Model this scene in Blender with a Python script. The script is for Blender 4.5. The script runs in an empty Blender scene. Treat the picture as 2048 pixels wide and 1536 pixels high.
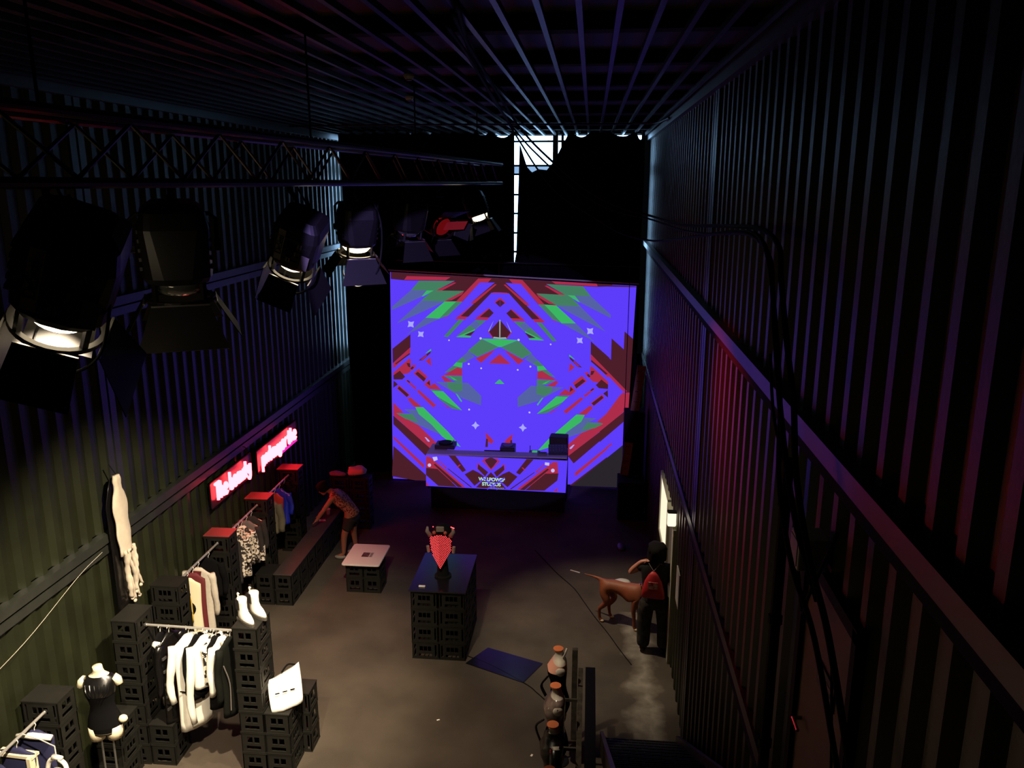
import bpy, bmesh, math, random
from mathutils import Vector, Matrix, Quaternion, noise
random.seed(7)
R = math.radians
scene = bpy.context.scene
col = scene.collection
# ------------------------------------------------------------------ camera, world, exposure
cam_data = bpy.data.cameras.new('camera')
cam_data.sensor_width = 36.0
cam_data.lens = 36.0 * 1640.0 / 2048.0
cam_data.clip_start = 0.05
cam = bpy.data.objects.new('camera', cam_data)
col.objects.link(cam)
cam.location = (0, 0, 7.0)
cam.rotation_euler = (R(90 - 13.77), 0, R(5.45))
scene.camera = cam
world = bpy.data.worlds.new('night_room')
scene.world = world
world.use_nodes = True
world.node_tree.nodes['Background'].inputs[0].default_value = (0.05, 0.06, 0.08, 1)
world.node_tree.nodes['Background'].inputs[1].default_value = 0.02
vs = scene.view_settings
vs.view_transform = 'Standard'
vs.look = 'None'
vs.gamma = 1.0
vs.use_curve_mapping = False
vs.exposure = 0.0
# light levels of the place (watts for the lamps, emission strength for glowing surfaces)
SPOT_POWER = [3500, 3900, 1000, 1000, 3200]
PROJECTOR_SPILL = 4000
DAYLIGHT = 7.0
SCREEN_GAIN = 1.0
NEON_GAIN = 24.0
LED_GAIN = 5.0
HATCH_GAIN = 1.1

# ------------------------------------------------------------------ room dimensions
XL, XR = -6.0, 1.36        # side walls
YB, YF = -3.0, 20.05       # wall behind the gallery, window wall
ZC = 8.12                  # ceiling
# ------------------------------------------------------------------ materials
def srgb(r, g, b):
    f = lambda c: (c / 255.0) / 12.92 if c / 255.0 <= 0.04045 else ((c / 255.0 + 0.055) / 1.055) ** 2.4
    return (f(r), f(g), f(b))
MATS = {}
def mat(name, color, rough=0.6, metal=0.0, spec=0.5, emit=None, gain=0.0, var=0.0, scale=6.0, bump=0.0, bscale=None, col2=None, coat=0.0):
    if name in MATS:
        return MATS[name]
    m = bpy.data.materials.new(name)
    m.use_nodes = True
    nt = m.node_tree
    bs = nt.nodes['Principled BSDF']
    bs.inputs['Base Color'].default_value = (*color, 1)
    bs.inputs['Roughness'].default_value = rough
    bs.inputs['Metallic'].default_value = metal
    bs.inputs['Specular IOR Level'].default_value = spec
    bs.inputs['Coat Weight'].default_value = coat
    if emit is not None:
        bs.inputs['Emission Color'].default_value = (*emit, 1)
        bs.inputs['Emission Strength'].default_value = gain
    if var or bump:
        tc = nt.nodes.new('ShaderNodeTexCoord')
        nz = nt.nodes.new('ShaderNodeTexNoise')
        nz.inputs['Scale'].default_value = scale
        nz.inputs['Detail'].default_value = 5
        nt.links.new(tc.outputs['Object'], nz.inputs['Vector'])
        if var:
            rp = nt.nodes.new('ShaderNodeValToRGB')
            c2 = col2 if col2 else tuple(c * (1 - var) for c in color)
            rp.color_ramp.elements[0].position = 0.35
            rp.color_ramp.elements[1].position = 0.68
            rp.color_ramp.elements[0].color = (*c2, 1)
            rp.color_ramp.elements[1].color = (*color, 1)
            nt.links.new(nz.outputs['Fac'], rp.inputs['Fac'])
            nt.links.new(rp.outputs['Color'], bs.inputs['Base Color'])
        if bump:
            nb = nz
            if bscale:
                nb = nt.nodes.new('ShaderNodeTexNoise')
                nb.inputs['Scale'].default_value = bscale
                nb.inputs['Detail'].default_value = 4
                nt.links.new(tc.outputs['Object'], nb.inputs['Vector'])
            bp = nt.nodes.new('ShaderNodeBump')
            bp.inputs['Strength'].default_value = bump
            bp.inputs['Distance'].default_value = 0.01
            nt.links.new(nb.outputs['Fac'], bp.inputs['Height'])
            nt.links.new(bp.outputs['Normal'], bs.inputs['Normal'])
    MATS[name] = m
    return m
def glow(name, color, gain):
    if name in MATS:
        return MATS[name]
    m = bpy.data.materials.new(name)
    m.use_nodes = True
    nt = m.node_tree
    nt.nodes.remove(nt.nodes['Principled BSDF'])
    e = nt.nodes.new('ShaderNodeEmission')
    e.inputs[0].default_value = (*color, 1)
    e.inputs[1].default_value = gain
    nt.links.new(e.outputs[0], nt.nodes['Material Output'].inputs[0])
    MATS[name] = m
    return m
# ------------------------------------------------------------------ mesh builder
class MB:
    def __init__(s):
        s.v = []; s.f = []; s.mi = []; s.cur = 0
    def add(s, vs, fs):
        o = len(s.v)
        s.v += [tuple(p) for p in vs]
        for f in fs:
            s.f.append(tuple(o + i for i in f)); s.mi.append(s.cur)
        return s
    def box(s, x0, x1, y0, y1, z0, z1, M=None):
        vs = [(x, y, z) for z in (z0, z1) for y in (y0, y1) for x in (x0, x1)]
        if M is not None:
            vs = [M @ Vector(p) for p in vs]
        return s.add(vs, [(0, 2, 3, 1), (4, 5, 7, 6), (0, 1, 5, 4), (2, 6, 7, 3), (0, 4, 6, 2), (1, 3, 7, 5)])
    def bevelbox(s, x0, x1, y0, y1, z0, z1, r, M=None):
        # box with rounded vertical edges and chamfered top / bottom
        pts = []
        for cx, cy, a0 in ((x1 - r, y1 - r, 0), (x0 + r, y1 - r, 90), (x0 + r, y0 + r, 180), (x1 - r, y0 + r, 270)):
            for k in range(4):
                a = R(a0 + 30 * k)
                pts.append((cx, cy, math.cos(a), math.sin(a)))
        c = min(r, (z1 - z0) * 0.4) * 0.5
        rings = [(z0, r - c), (z0 + c, r), (z1 - c, r), (z1, r - c)]
        vs = [(px + ca * rr, py + sa * rr, z) for z, rr in rings for px, py, ca, sa in pts]
        if M is not None:
            vs = [M @ Vector(p) for p in vs]
        n = 16
        fs = [(j * n + i, j * n + (i + 1) % n, (j + 1) * n + (i + 1) % n, (j + 1) * n + i) for j in range(3) for i in range(n)]
        fs += [tuple(range(n - 1, -1, -1)), tuple(3 * n + i for i in range(n))]
        return s.add(vs, fs)
    def tube(s, pts, r, n=8, caps=True, flat=1.0):
        pts = [Vector(p) for p in pts]
        rs = r if isinstance(r, (list, tuple)) else [r] * len(pts)
        vs = []
        up = None
        for i, p in enumerate(pts):
            a = pts[max(i - 1, 0)]; b = pts[min(i + 1, len(pts) - 1)]
            t = (b - a)
            t = t.normalized() if t.length > 1e-9 else Vector((0, 0, 1))
            if up is None:
                up = Vector((0, 0, 1)) if abs(t.z) < 0.9 else Vector((0, 1, 0))
            side = t.cross(up)
            if side.length < 1e-6:
                side = t.cross(Vector((1, 0, 0)))
            side.normalize()
            up2 = side.cross(t).normalized()
            up = up2
            for k in range(n):
                an = 2 * math.pi * k / n
                vs.append(p + rs[i] * (math.cos(an) * side + math.sin(an) * flat * up2))
        m = len(pts)
        fs = [(j * n + k, j * n + (k + 1) % n, (j + 1) * n + (k + 1) % n, (j + 1) * n + k) for j in range(m - 1) for k in range(n)]
        if caps:
            fs += [tuple(range(n - 1, -1, -1)), tuple((m - 1) * n + k for k in range(n))]
        return s.add(vs, fs)
    def rings(s, rings, caps=True):
        # loft of closed loops with equal counts
        n = len(rings[0]); m = len(rings)
        vs = [p for rg in rings for p in rg]
        fs = [(j * n + k, j * n + (k + 1) % n, (j + 1) * n + (k + 1) % n, (j + 1) * n + k) for j in range(m - 1) for k in range(n)]
        if caps:
            fs += [tuple(range(n - 1, -1, -1)), tuple((m - 1) * n + k for k in range(n))]
        return s.add(vs, fs)
    def lathe(s, prof, n=16, M=None, caps=True):
        rg = []
        for r, z in prof:
            ring = [Vector((r * math.cos(2 * math.pi * k / n), r * math.sin(2 * math.pi * k / n), z)) for k in range(n)]
            rg.append([M @ p for p in ring] if M is not None else ring)
        return s.rings(rg, caps)
    def prism(s, poly, f0, f1):
        # poly: 2d points, f0 / f1 map a 2d point to 3d
        n = len(poly)
        vs = [f0(p) for p in poly] + [f1(p) for p in poly]
        fs = [tuple(range(n - 1, -1, -1)), tuple(n + i for i in range(n))]
        fs += [(i, (i + 1) % n, n + (i + 1) % n, n + i) for i in range(n)]
        return s.add(vs, fs)
    def ball(s, c, r, nu=8, nv=6, sc=(1, 1, 1)):
        rg = []
        for j in range(1, nv):
            a = math.pi * j / nv
            rg.append([(c[0] + r * sc[0] * math.sin(a) * math.cos(2 * math.pi * k / nu), c[1] + r * sc[1] * math.sin(a) * math.sin(2 * math.pi * k / nu), c[2] - r * sc[2] * math.cos(a)) for k in range(nu)])
        return s.rings(rg)
    def mesh(s, name, mats):
        me = bpy.data.meshes.new(name)
        me.from_pydata(s.v, [], s.f)
        for m in (mats if isinstance(mats, (list, tuple)) else [mats]):
            me.materials.append(m)
        if any(s.mi):
            me.polygons.foreach_set('material_index', s.mi)
        bm = bmesh.new(); bm.from_mesh(me)
        bmesh.ops.recalc_face_normals(bm, faces=bm.faces)
        bm.to_mesh(me); bm.free()
        return me
    def build(s, name, mats, parent=None, smooth=False, loc=None):
        me = s.mesh(name, mats)
        if smooth:
            me.shade_smooth() if hasattr(me, 'shade_smooth') else None
        o = bpy.data.objects.new(name, me)
        col.objects.link(o)
        if parent is not None:
            o.parent = parent
        if loc is not None:
            o.location = loc
        return o
def tag(o, label=None, cat=None, group=None, kind=None):
    if label: o['label'] = label
    if cat: o['category'] = cat
    if group: o['group'] = group
    if kind: o['kind'] = kind
    return o
def thing(name, label, cat, loc=(0, 0, 0), rotz=0.0, group=None, kind=None):
    o = bpy.data.objects.new(name, None)
    o.empty_display_size = 0.1
    col.objects.link(o)
    o.location = loc
    o.rotation_euler = (0, 0, rotz)
    return tag(o, label, cat, group, kind)
def inst(me, name, parent=None, loc=(0, 0, 0), rot=(0, 0, 0), scale=(1, 1, 1)):
    o = bpy.data.objects.new(name, me)
    col.objects.link(o)
    o.location = loc; o.rotation_euler = rot; o.scale = scale
    if parent is not None:
        o.parent = parent
    return o
def smoothpath(pts, n=6):
    # Catmull-Rom through points
    P = [Vector(p) for p in pts]
    P = [P[0] * 2 - P[1]] + P + [P[-1] * 2 - P[-2]]
    out = []
    for i in range(1, len(P) - 2):
        for k in range(n):
            t = k / n
            out.append(0.5 * ((2 * P[i]) + (P[i + 1] - P[i - 1]) * t + (2 * P[i - 1] - 5 * P[i] + 4 * P[i + 1] - P[i + 2]) * t * t + (3 * P[i] - P[i - 1] - 3 * P[i + 1] + P[i + 2]) * t ** 3))
    out.append(P[-2])
    return out

M_wall = mat('wall_paint', srgb(32, 35, 18), rough=0.45, spec=0.4, var=0.35, scale=2.2, bump=0.15, bscale=30)
M_rail = mat('rail_paint', srgb(44, 46, 40), rough=0.42, var=0.3, scale=4)
M_floor = mat('concrete', srgb(78, 69, 59), rough=0.85, spec=0.2, var=0.4, scale=1.1, bump=0.2, bscale=45)
M_ceil = mat('ceiling_board', srgb(40, 40, 46), rough=0.7, var=0.3, scale=3)
M_joist = mat('galvanised', srgb(42, 44, 48), rough=0.42, metal=0.7, var=0.3, scale=8)
M_black = mat('black_metal', srgb(20, 20, 21), rough=0.7, spec=0.1)
M_blackmat = mat('black_matte', srgb(17, 17, 18), rough=0.9, spec=0.2)
M_curtain = mat('curtain_cloth', srgb(13, 13, 15), rough=1.0, spec=0.05)
M_steel = mat('steel', srgb(165, 165, 162), rough=0.3, metal=0.9)
M_crate = mat('crate_plastic', srgb(27, 26, 22), rough=0.6, spec=0.22, var=0.2, scale=9)
M_white = mat('white_cloth', srgb(232, 226, 212), rough=0.85, var=0.05, scale=12)
M_blackcloth = mat('black_cloth', srgb(11, 10, 11), rough=0.9, spec=0.08)
M_rubber = mat('cable_rubber', srgb(14, 14, 15), rough=0.8, spec=0.1)
SCREEN_ART = [
('dark',[(-1.991,4.912),(-1.992,4.585),(-2.224,4.585),(-2.768,4.022),(-2.940,4.034),(-2.629,4.330),(-3.043,4.375),(-3.323,4.371),(-3.498,4.619),(-3.062,4.841),(-4.198,4.841),(-4.542,4.870),(-4.540,5.028)]),
('dark',[(0.491,4.757),(0.146,4.744),(-0.990,4.795),(-0.557,4.554),(-0.737,4.313),(-1.017,4.330),(-1.431,4.303),(-1.126,3.994),(-1.298,3.990),(-1.832,4.576),(-2.063,4.586),(-2.058,4.915),(0.491,4.798)]),
('red',[(-4.168,4.940),(-3.159,4.925),(-3.277,4.852),(-4.234,4.852)]),
('red',[(0.182,4.753),(-0.774,4.796),(-0.870,4.860),(0.139,4.814)]),
('green',[(-3.890,4.836),(-3.071,4.841),(-3.498,4.619),(-4.078,4.620)]),
('green',[(0.022,4.528),(-0.557,4.554),(-0.981,4.795),(-0.162,4.753)]),
('red',[(-3.080,4.809),(-3.030,4.798),(-3.363,4.618),(-3.507,4.616)]),
('red',[(-0.548,4.550),(-0.693,4.558),(-1.022,4.753),(-0.972,4.762)]),
('green',[(-3.588,4.618),(-2.850,4.617),(-3.323,4.371),(-3.848,4.382)]),
('green',[(-0.212,4.301),(-0.737,4.313),(-1.205,4.580),(-0.467,4.549)]),
('slate',[(-4.078,4.623),(-3.552,4.619),(-3.846,4.467),(-4.540,4.156),(-4.537,4.232)]),
('slate',[(0.474,4.120),(0.476,4.044),(-0.213,4.385),(-0.503,4.551),(0.022,4.532)]),
('bright',[(-3.715,4.617),(-3.552,4.619),(-3.791,4.485),(-3.837,4.476)]),
('bright',[(-0.222,4.395),(-0.267,4.406),(-0.503,4.551),(-0.341,4.541)]),
('red',[(-2.850,4.613),(-2.905,4.532),(-3.141,4.399),(-3.323,4.371)]),
('red',[(-0.737,4.313),(-0.918,4.349),(-1.152,4.493),(-1.205,4.576)]),
('slate',[(-3.848,4.382),(-3.323,4.371),(-3.487,4.283),(-4.441,3.842)]),
('slate',[(0.371,3.734),(-0.574,4.217),(-0.737,4.313),(-0.212,4.301)]),
('bright',[(-3.305,4.371),(-3.034,4.375),(-3.254,4.160),(-3.440,3.972),(-3.758,3.989)]),
('bright',[(-0.309,3.912),(-0.627,3.910),(-0.809,4.105),(-1.026,4.330),(-0.755,4.314)]),
('green',[(-3.034,4.375),(-2.898,4.371),(-3.229,4.052),(-3.440,3.972),(-3.254,4.160)]),
('green',[(-0.809,4.105),(-0.627,3.910),(-0.836,3.998),(-1.161,4.333),(-1.026,4.330)]),
('slate',[(-3.767,3.986),(-3.422,3.973),(-3.569,3.910),(-4.125,3.633),(-4.210,3.580)]),
('slate',[(0.135,3.483),(0.052,3.539),(-0.500,3.842),(-0.646,3.911),(-0.300,3.908)]),
('red',[(-3.349,3.977),(-3.183,4.079),(-3.275,4.006)]),
('red',[(-0.791,3.950),(-0.882,4.028),(-0.718,3.919)]),
('red',[(-2.525,4.904),(-2.222,4.907),(-2.303,4.818),(-2.490,4.809),(-2.907,4.371),(-3.043,4.375)]),
('red',[(-1.017,4.330),(-1.152,4.332),(-1.562,4.788),(-1.749,4.806),(-1.828,4.898),(-1.525,4.882)]),
('purple',[(-2.490,4.812),(-2.146,4.816),(-2.710,4.338),(-3.039,4.036),(-3.230,4.015),(-2.898,4.371)]),
('purple',[(-1.161,4.333),(-0.836,3.962),(-1.027,3.991),(-1.350,4.308),(-1.905,4.811),(-1.562,4.792)]),
('red',[(-2.146,4.781),(-2.106,4.773),(-2.611,4.339),(-2.710,4.338)]),
('red',[(-1.350,4.308),(-1.449,4.313),(-1.947,4.769),(-1.906,4.776)]),
('red',[(-2.638,4.339),(-2.940,4.034),(-2.786,4.026),(-2.832,3.964),(-3.076,3.967)]),
('red',[(-0.991,3.921),(-1.235,3.928),(-1.280,3.992),(-1.126,3.994),(-1.422,4.312)]),
('purple',[(-2.224,4.585),(-1.992,4.588),(-1.993,4.267),(-2.227,4.031),(-2.768,4.022)]),
('purple',[(-1.298,3.990),(-1.838,4.022),(-2.068,4.269),(-2.063,4.590),(-1.832,4.576)]),
('red',[(-2.179,4.598),(-2.010,4.597),(-2.010,4.583),(-2.224,4.575)]),
('red',[(-1.832,4.566),(-2.045,4.583),(-2.045,4.598),(-1.876,4.591)]),
('red',[(-2.172,4.358),(-2.032,4.481),(-2.032,4.424),(-2.136,4.355)]),
('red',[(-1.924,4.350),(-2.026,4.424),(-2.026,4.481),(-1.888,4.352)]),
('dark',[(-2.136,4.358),(-2.032,4.431),(-2.033,4.258)]),
('dark',[(-2.029,4.258),(-2.026,4.431),(-1.924,4.354)]),
('red',[(-2.289,4.235),(-2.244,4.192),(-2.479,4.027),(-2.281,4.019),(-2.327,3.957),(-2.620,3.974)]),
('red',[(-1.446,3.948),(-1.740,3.944),(-1.784,4.008),(-1.587,4.007),(-1.818,4.183),(-1.773,4.223)]),
('dark',[(-2.276,4.219),(-2.177,4.125),(-2.281,4.019),(-2.494,4.027)]),
('dark',[(-1.572,4.006),(-1.784,4.008),(-1.887,4.119),(-1.786,4.208)]),
('green',[(-2.986,3.956),(-2.868,3.958),(-3.248,3.545),(-3.339,3.558)]),
('green',[(-0.736,3.500),(-0.827,3.491),(-1.199,3.920),(-1.081,3.913)]),
('green',[(-2.606,3.949),(-2.354,3.948),(-2.600,3.735),(-3.065,3.548),(-2.734,3.833)]),
('green',[(-1.335,3.802),(-1.009,3.503),(-1.472,3.710),(-1.713,3.933),(-1.461,3.923)]),
('slate',[(-2.606,3.949),(-2.490,3.864),(-2.599,3.744),(-2.734,3.833)]),
('slate',[(-1.335,3.802),(-1.471,3.719),(-1.579,3.844),(-1.461,3.923)]),
('bright',[(-2.609,3.744),(-2.618,3.713),(-2.864,3.600),(-2.701,3.579),(-2.720,3.547),(-3.047,3.551)]),
('bright',[(-1.028,3.505),(-1.355,3.517),(-1.373,3.549),(-1.209,3.563),(-1.454,3.687),(-1.462,3.719)]),
('dark',[(-2.605,3.713),(-2.710,3.591),(-2.864,3.600)]),
('dark',[(-1.209,3.563),(-1.364,3.561),(-1.466,3.688)]),
('red',[(-2.320,3.713),(-2.280,3.704),(-2.158,3.561),(-2.198,3.538)]),
('red',[(-1.877,3.531),(-1.916,3.555),(-1.792,3.693),(-1.752,3.700)]),
('dark',[(-2.034,3.969),(-2.035,3.541),(-2.176,3.539),(-2.284,3.690)]),
('dark',[(-1.788,3.679),(-1.898,3.532),(-2.039,3.541),(-2.033,3.969)]),
('line',[(-2.174,3.959),(-2.302,3.704),(-2.287,3.690),(-2.210,3.869)]),
('line',[(-1.858,3.861),(-1.785,3.678),(-1.770,3.692),(-1.893,3.953)]),
('line',[(-2.176,3.575),(-2.035,3.559),(-2.035,3.526),(-2.194,3.538)]),
('line',[(-1.880,3.531),(-2.039,3.527),(-2.039,3.559),(-1.898,3.569)]),
('line',[(-2.048,3.969),(-2.032,3.969),(-2.033,3.519),(-2.050,3.519)]),
('line',[(-2.025,3.518),(-2.041,3.519),(-2.035,3.969),(-2.019,3.968)]),
('green',[(-2.462,3.519),(-2.065,3.334),(-2.561,3.091),(-2.778,3.238)]),
('green',[(-1.302,3.205),(-1.522,3.068),(-2.013,3.333),(-1.613,3.500)]),
('bright',[(-2.462,3.526),(-2.033,3.523),(-2.034,3.335),(-2.087,3.346)]),
('bright',[(-1.991,3.344),(-2.044,3.335),(-2.041,3.523),(-1.613,3.507)]),
('slate',[(-2.760,3.238),(-2.625,3.090),(-2.809,2.988),(-2.917,3.087)]),
('slate',[(-1.166,3.048),(-1.276,2.953),(-1.458,3.063),(-1.320,3.206)]),
('green',[(-2.917,3.087),(-2.809,2.988),(-2.929,2.939),(-3.057,2.959)]),
('green',[(-1.028,2.913),(-1.157,2.899),(-1.276,2.953),(-1.166,3.048)]),
('bright',[(-3.057,2.959),(-2.910,2.947),(-2.921,2.837),(-3.132,2.875)]),
('bright',[(-0.955,2.826),(-1.166,2.798),(-1.175,2.908),(-1.028,2.913)]),
('green',[(-3.132,2.875),(-2.912,2.831),(-3.338,2.703)]),
('green',[(-0.752,2.645),(-1.176,2.793),(-0.955,2.826)]),
('red',[(-3.025,2.844),(-2.921,2.805),(-2.918,2.645),(-3.367,2.638)]),
('red',[(-0.725,2.579),(-1.173,2.606),(-1.167,2.766),(-1.062,2.800)]),
('red',[(-2.205,3.249),(-2.150,3.265),(-2.474,2.956),(-2.601,3.057)]),
('red',[(-1.482,3.032),(-1.610,2.936),(-1.929,3.260),(-1.875,3.241)]),
('red',[(-2.036,3.175),(-2.035,2.946),(-2.298,2.952)]),
('red',[(-1.787,2.941),(-2.050,2.947),(-2.044,3.175)]),
('bright',[(-2.050,2.576),(-2.050,2.464),(-2.160,2.471)]),
('bright',[(-1.934,2.466),(-2.044,2.464),(-2.042,2.576)]),
('dark',[(-4.552,3.250),(-4.117,3.600),(-4.126,3.295),(-4.557,2.905)]),
('dark',[(0.470,2.793),(0.047,3.202),(0.043,3.507),(0.471,3.138)]),
('red',[(-4.126,3.295),(-4.130,3.171),(-4.552,2.770),(-4.553,2.905)]),
('red',[(0.466,2.793),(0.463,2.658),(0.048,3.078),(0.047,3.202)]),
('dark',[(-4.158,3.152),(-4.131,3.138),(-4.483,2.879),(-4.501,2.897)]),
('dark',[(0.414,2.787),(0.396,2.770),(0.049,3.044),(0.076,3.057)]),
('red',[(-4.153,3.035),(-4.126,2.989),(-4.130,2.727),(-4.201,2.669),(-4.557,2.614),(-4.555,2.680)]),
('red',[(0.464,2.568),(0.465,2.502),(0.110,2.572),(0.041,2.633),(0.041,2.896),(0.068,2.941)]),
('dark',[(-4.395,2.730),(-4.272,2.588),(-4.346,2.520),(-4.551,2.516),(-4.552,2.614)]),
('dark',[(0.460,2.502),(0.458,2.404),(0.252,2.418),(0.180,2.489),(0.305,2.625)]),
('dark',[(-4.230,2.921),(-4.151,2.914),(-4.139,2.811),(-4.196,2.834)]),
('dark',[(0.108,2.738),(0.051,2.717),(0.064,2.819),(0.144,2.824)]),
('red',[(-4.074,2.887),(-4.000,2.861),(-4.096,2.746),(-4.142,2.783)]),
('red',[(0.053,2.689),(0.007,2.654),(-0.087,2.773),(-0.013,2.796)]),
('dark',[(-4.103,2.840),(-4.053,2.818),(-4.105,2.761),(-4.142,2.779)]),
('dark',[(0.053,2.685),(0.016,2.669),(-0.035,2.729),(0.015,2.748)]),
('dark',[(-3.643,3.221),(-3.659,3.162),(-3.848,2.991),(-3.941,2.983)]),
('dark',[(-0.144,2.898),(-0.237,2.910),(-0.422,3.089),(-0.437,3.150)]),
('red',[(-3.753,3.126),(-3.738,3.104),(-3.848,2.998),(-3.894,3.003)]),
('red',[(-0.190,2.920),(-0.237,2.917),(-0.345,3.029),(-0.330,3.050)]),
('bright',[(-3.639,3.268),(-3.640,3.221),(-3.780,3.154)]),
('bright',[(-0.302,3.076),(-0.441,3.150),(-0.441,3.196)]),
('red',[(-3.658,3.069),(-3.645,2.857),(-3.771,2.977)]),
('red',[(-0.314,2.900),(-0.443,2.785),(-0.425,2.997)]),
('red',[(-3.946,2.791),(-3.740,2.604),(-3.825,2.474),(-4.069,2.672)]),
('red',[(-0.022,2.581),(-0.269,2.394),(-0.352,2.528),(-0.142,2.706)]),
('dark',[(-3.967,2.715),(-3.782,2.558),(-3.828,2.479),(-4.028,2.669)]),
('dark',[(-0.063,2.580),(-0.266,2.400),(-0.311,2.480),(-0.123,2.629)]),
('red',[(-3.693,2.533),(-3.667,2.455),(-3.808,2.385),(-3.797,2.452)]),
('red',[(-0.297,2.373),(-0.287,2.307),(-0.427,2.382),(-0.400,2.460)]),
('dark',[(-4.549,2.491),(-4.450,2.401),(-4.563,2.316)]),
('dark',[(0.466,2.204),(0.354,2.294),(0.454,2.379)]),
('red',[(-4.426,2.387),(-4.170,2.150),(-4.243,2.091),(-4.480,2.298)]),
('red',[(0.383,2.189),(0.142,1.993),(0.070,2.056),(0.330,2.281)]),
('dark',[(-4.417,2.350),(-4.194,2.154),(-4.247,2.097),(-4.460,2.304)]),
('dark',[(0.362,2.197),(0.146,1.999),(0.094,2.058),(0.321,2.245)]),
('red',[(-4.161,2.099),(-3.898,1.868),(-4.077,1.863),(-4.230,2.046)]),
('red',[(0.128,1.948),(-0.029,1.773),(-0.207,1.785),(0.060,2.005)]),
('red',[(-4.229,2.529),(-3.999,2.315),(-4.044,2.294),(-4.251,2.498)]),
('red',[(0.157,2.399),(-0.053,2.204),(-0.098,2.228),(0.136,2.432)]),
('dark',[(-4.210,2.515),(-4.150,2.463),(-4.177,2.446),(-4.236,2.494)]),
('dark',[(0.142,2.396),(0.082,2.351),(0.056,2.369),(0.116,2.419)]),
('red',[(-3.947,2.279),(-3.552,1.918),(-3.614,1.858),(-4.001,2.247)]),
('red',[(-0.097,2.160),(-0.491,1.789),(-0.552,1.851),(-0.150,2.195)]),
('red',[(-3.674,2.542),(-3.674,2.388),(-3.576,2.452),(-3.418,2.296),(-3.700,2.310),(-3.819,2.416)]),
('red',[(-0.277,2.337),(-0.397,2.236),(-0.679,2.235),(-0.519,2.384),(-0.422,2.316),(-0.418,2.469)]),
('dark',[(-3.695,2.511),(-3.678,2.388),(-3.757,2.448)]),
('dark',[(-0.337,2.371),(-0.418,2.316),(-0.398,2.437)]),
('green',[(-3.680,2.302),(-3.399,2.272),(-3.523,2.136)]),
('green',[(-0.578,2.070),(-0.699,2.212),(-0.417,2.229)]),
('bright',[(-3.641,2.266),(-3.375,2.262),(-2.934,1.810),(-3.204,1.937),(-3.523,2.136)]),
('bright',[(-0.578,2.070),(-0.900,1.886),(-1.172,1.771),(-0.723,2.203),(-0.457,2.195)]),
('green',[(-3.523,2.136),(-3.203,1.948),(-2.934,1.806),(-3.165,1.845),(-3.444,2.045)]),
('green',[(-0.658,1.983),(-0.940,1.796),(-1.172,1.767),(-0.900,1.896),(-0.578,2.070)]),
('red',[(-3.465,2.003),(-3.205,1.855),(-3.266,1.859)]),
('red',[(-0.839,1.805),(-0.900,1.803),(-0.638,1.940)]),
('green',[(-3.351,2.641),(-2.916,2.638),(-2.918,2.492),(-3.073,2.500)]),
('green',[(-1.020,2.454),(-1.176,2.453),(-1.175,2.599),(-0.740,2.582)]),
('bright',[(-3.231,2.639),(-3.112,2.585),(-3.033,2.530),(-3.113,2.544)]),
('bright',[(-0.980,2.497),(-1.060,2.486),(-0.980,2.537),(-0.860,2.586)]),
('red',[(-3.416,2.615),(-3.351,2.632),(-3.144,2.493),(-3.334,2.498)]),
('red',[(-0.760,2.441),(-0.950,2.444),(-0.740,2.574),(-0.676,2.553)]),
('slate',[(-3.535,2.488),(-2.784,2.479),(-2.474,2.172),(-2.484,1.942),(-2.939,2.115),(-3.277,2.332)]),
('slate',[(-0.820,2.277),(-1.161,2.075),(-1.619,1.922),(-1.625,2.153),(-1.310,2.446),(-0.559,2.421)]),
('green',[(-3.274,2.490),(-2.914,2.488),(-2.917,2.284),(-3.118,2.258),(-3.256,2.357)]),
('green',[(-0.840,2.303),(-0.980,2.211),(-1.181,2.245),(-1.180,2.449),(-0.820,2.435)]),
('bright',[(-3.078,2.218),(-3.038,2.199),(-2.928,2.037),(-2.951,2.012)]),
('bright',[(-1.151,1.972),(-1.173,1.998),(-1.061,2.155),(-1.020,2.172)]),
('slate',[(-4.323,1.805),(-3.997,1.803),(-3.959,1.695),(-4.123,1.683)]),
('slate',[(0.014,1.590),(-0.149,1.610),(-0.109,1.716),(0.217,1.703)]),
('slate',[(-4.123,1.687),(-3.959,1.695),(-3.340,1.151),(-3.967,1.417),(-4.290,1.565)]),
('slate',[(0.179,1.465),(-0.146,1.332),(-0.778,1.094),(-0.149,1.610),(0.014,1.594)]),
('red',[(-4.573,1.964),(-4.326,1.711),(-4.507,1.697),(-3.977,1.417),(-3.548,0.980),(-3.701,0.833),(-4.584,1.645)]),
('red',[(0.475,1.532),(-0.423,0.760),(-0.573,0.914),(-0.136,1.331),(0.398,1.588),(0.218,1.609),(0.469,1.852)]),
('green',[(-4.507,1.700),(-4.122,1.695),(-3.985,1.490),(-4.290,1.565)]),
('green',[(0.179,1.465),(-0.127,1.404),(0.014,1.603),(0.398,1.590)]),
('bright',[(-4.046,1.864),(-3.857,1.865),(-3.276,1.279),(-3.157,1.136),(-2.977,0.909),(-3.220,1.007),(-3.421,1.159),(-3.660,1.436),(-3.969,1.695)]),
('bright',[(-0.139,1.610),(-0.453,1.365),(-0.696,1.099),(-0.900,0.955),(-1.145,0.868),(-0.961,1.087),(-0.839,1.225),(-0.248,1.784),(-0.059,1.775)]),
('dark',[(-4.584,1.641),(-3.695,0.834),(-3.833,0.665),(-4.586,1.427)]),
('dark',[(0.472,1.314),(-0.294,0.586),(-0.429,0.761),(0.475,1.528)]),
('red',[(-4.596,1.131),(-3.869,0.437),(-3.882,0.342),(-4.598,1.071)]),
('red',[(0.478,0.958),(-0.250,0.260),(-0.261,0.356),(0.477,1.018)]),
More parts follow.
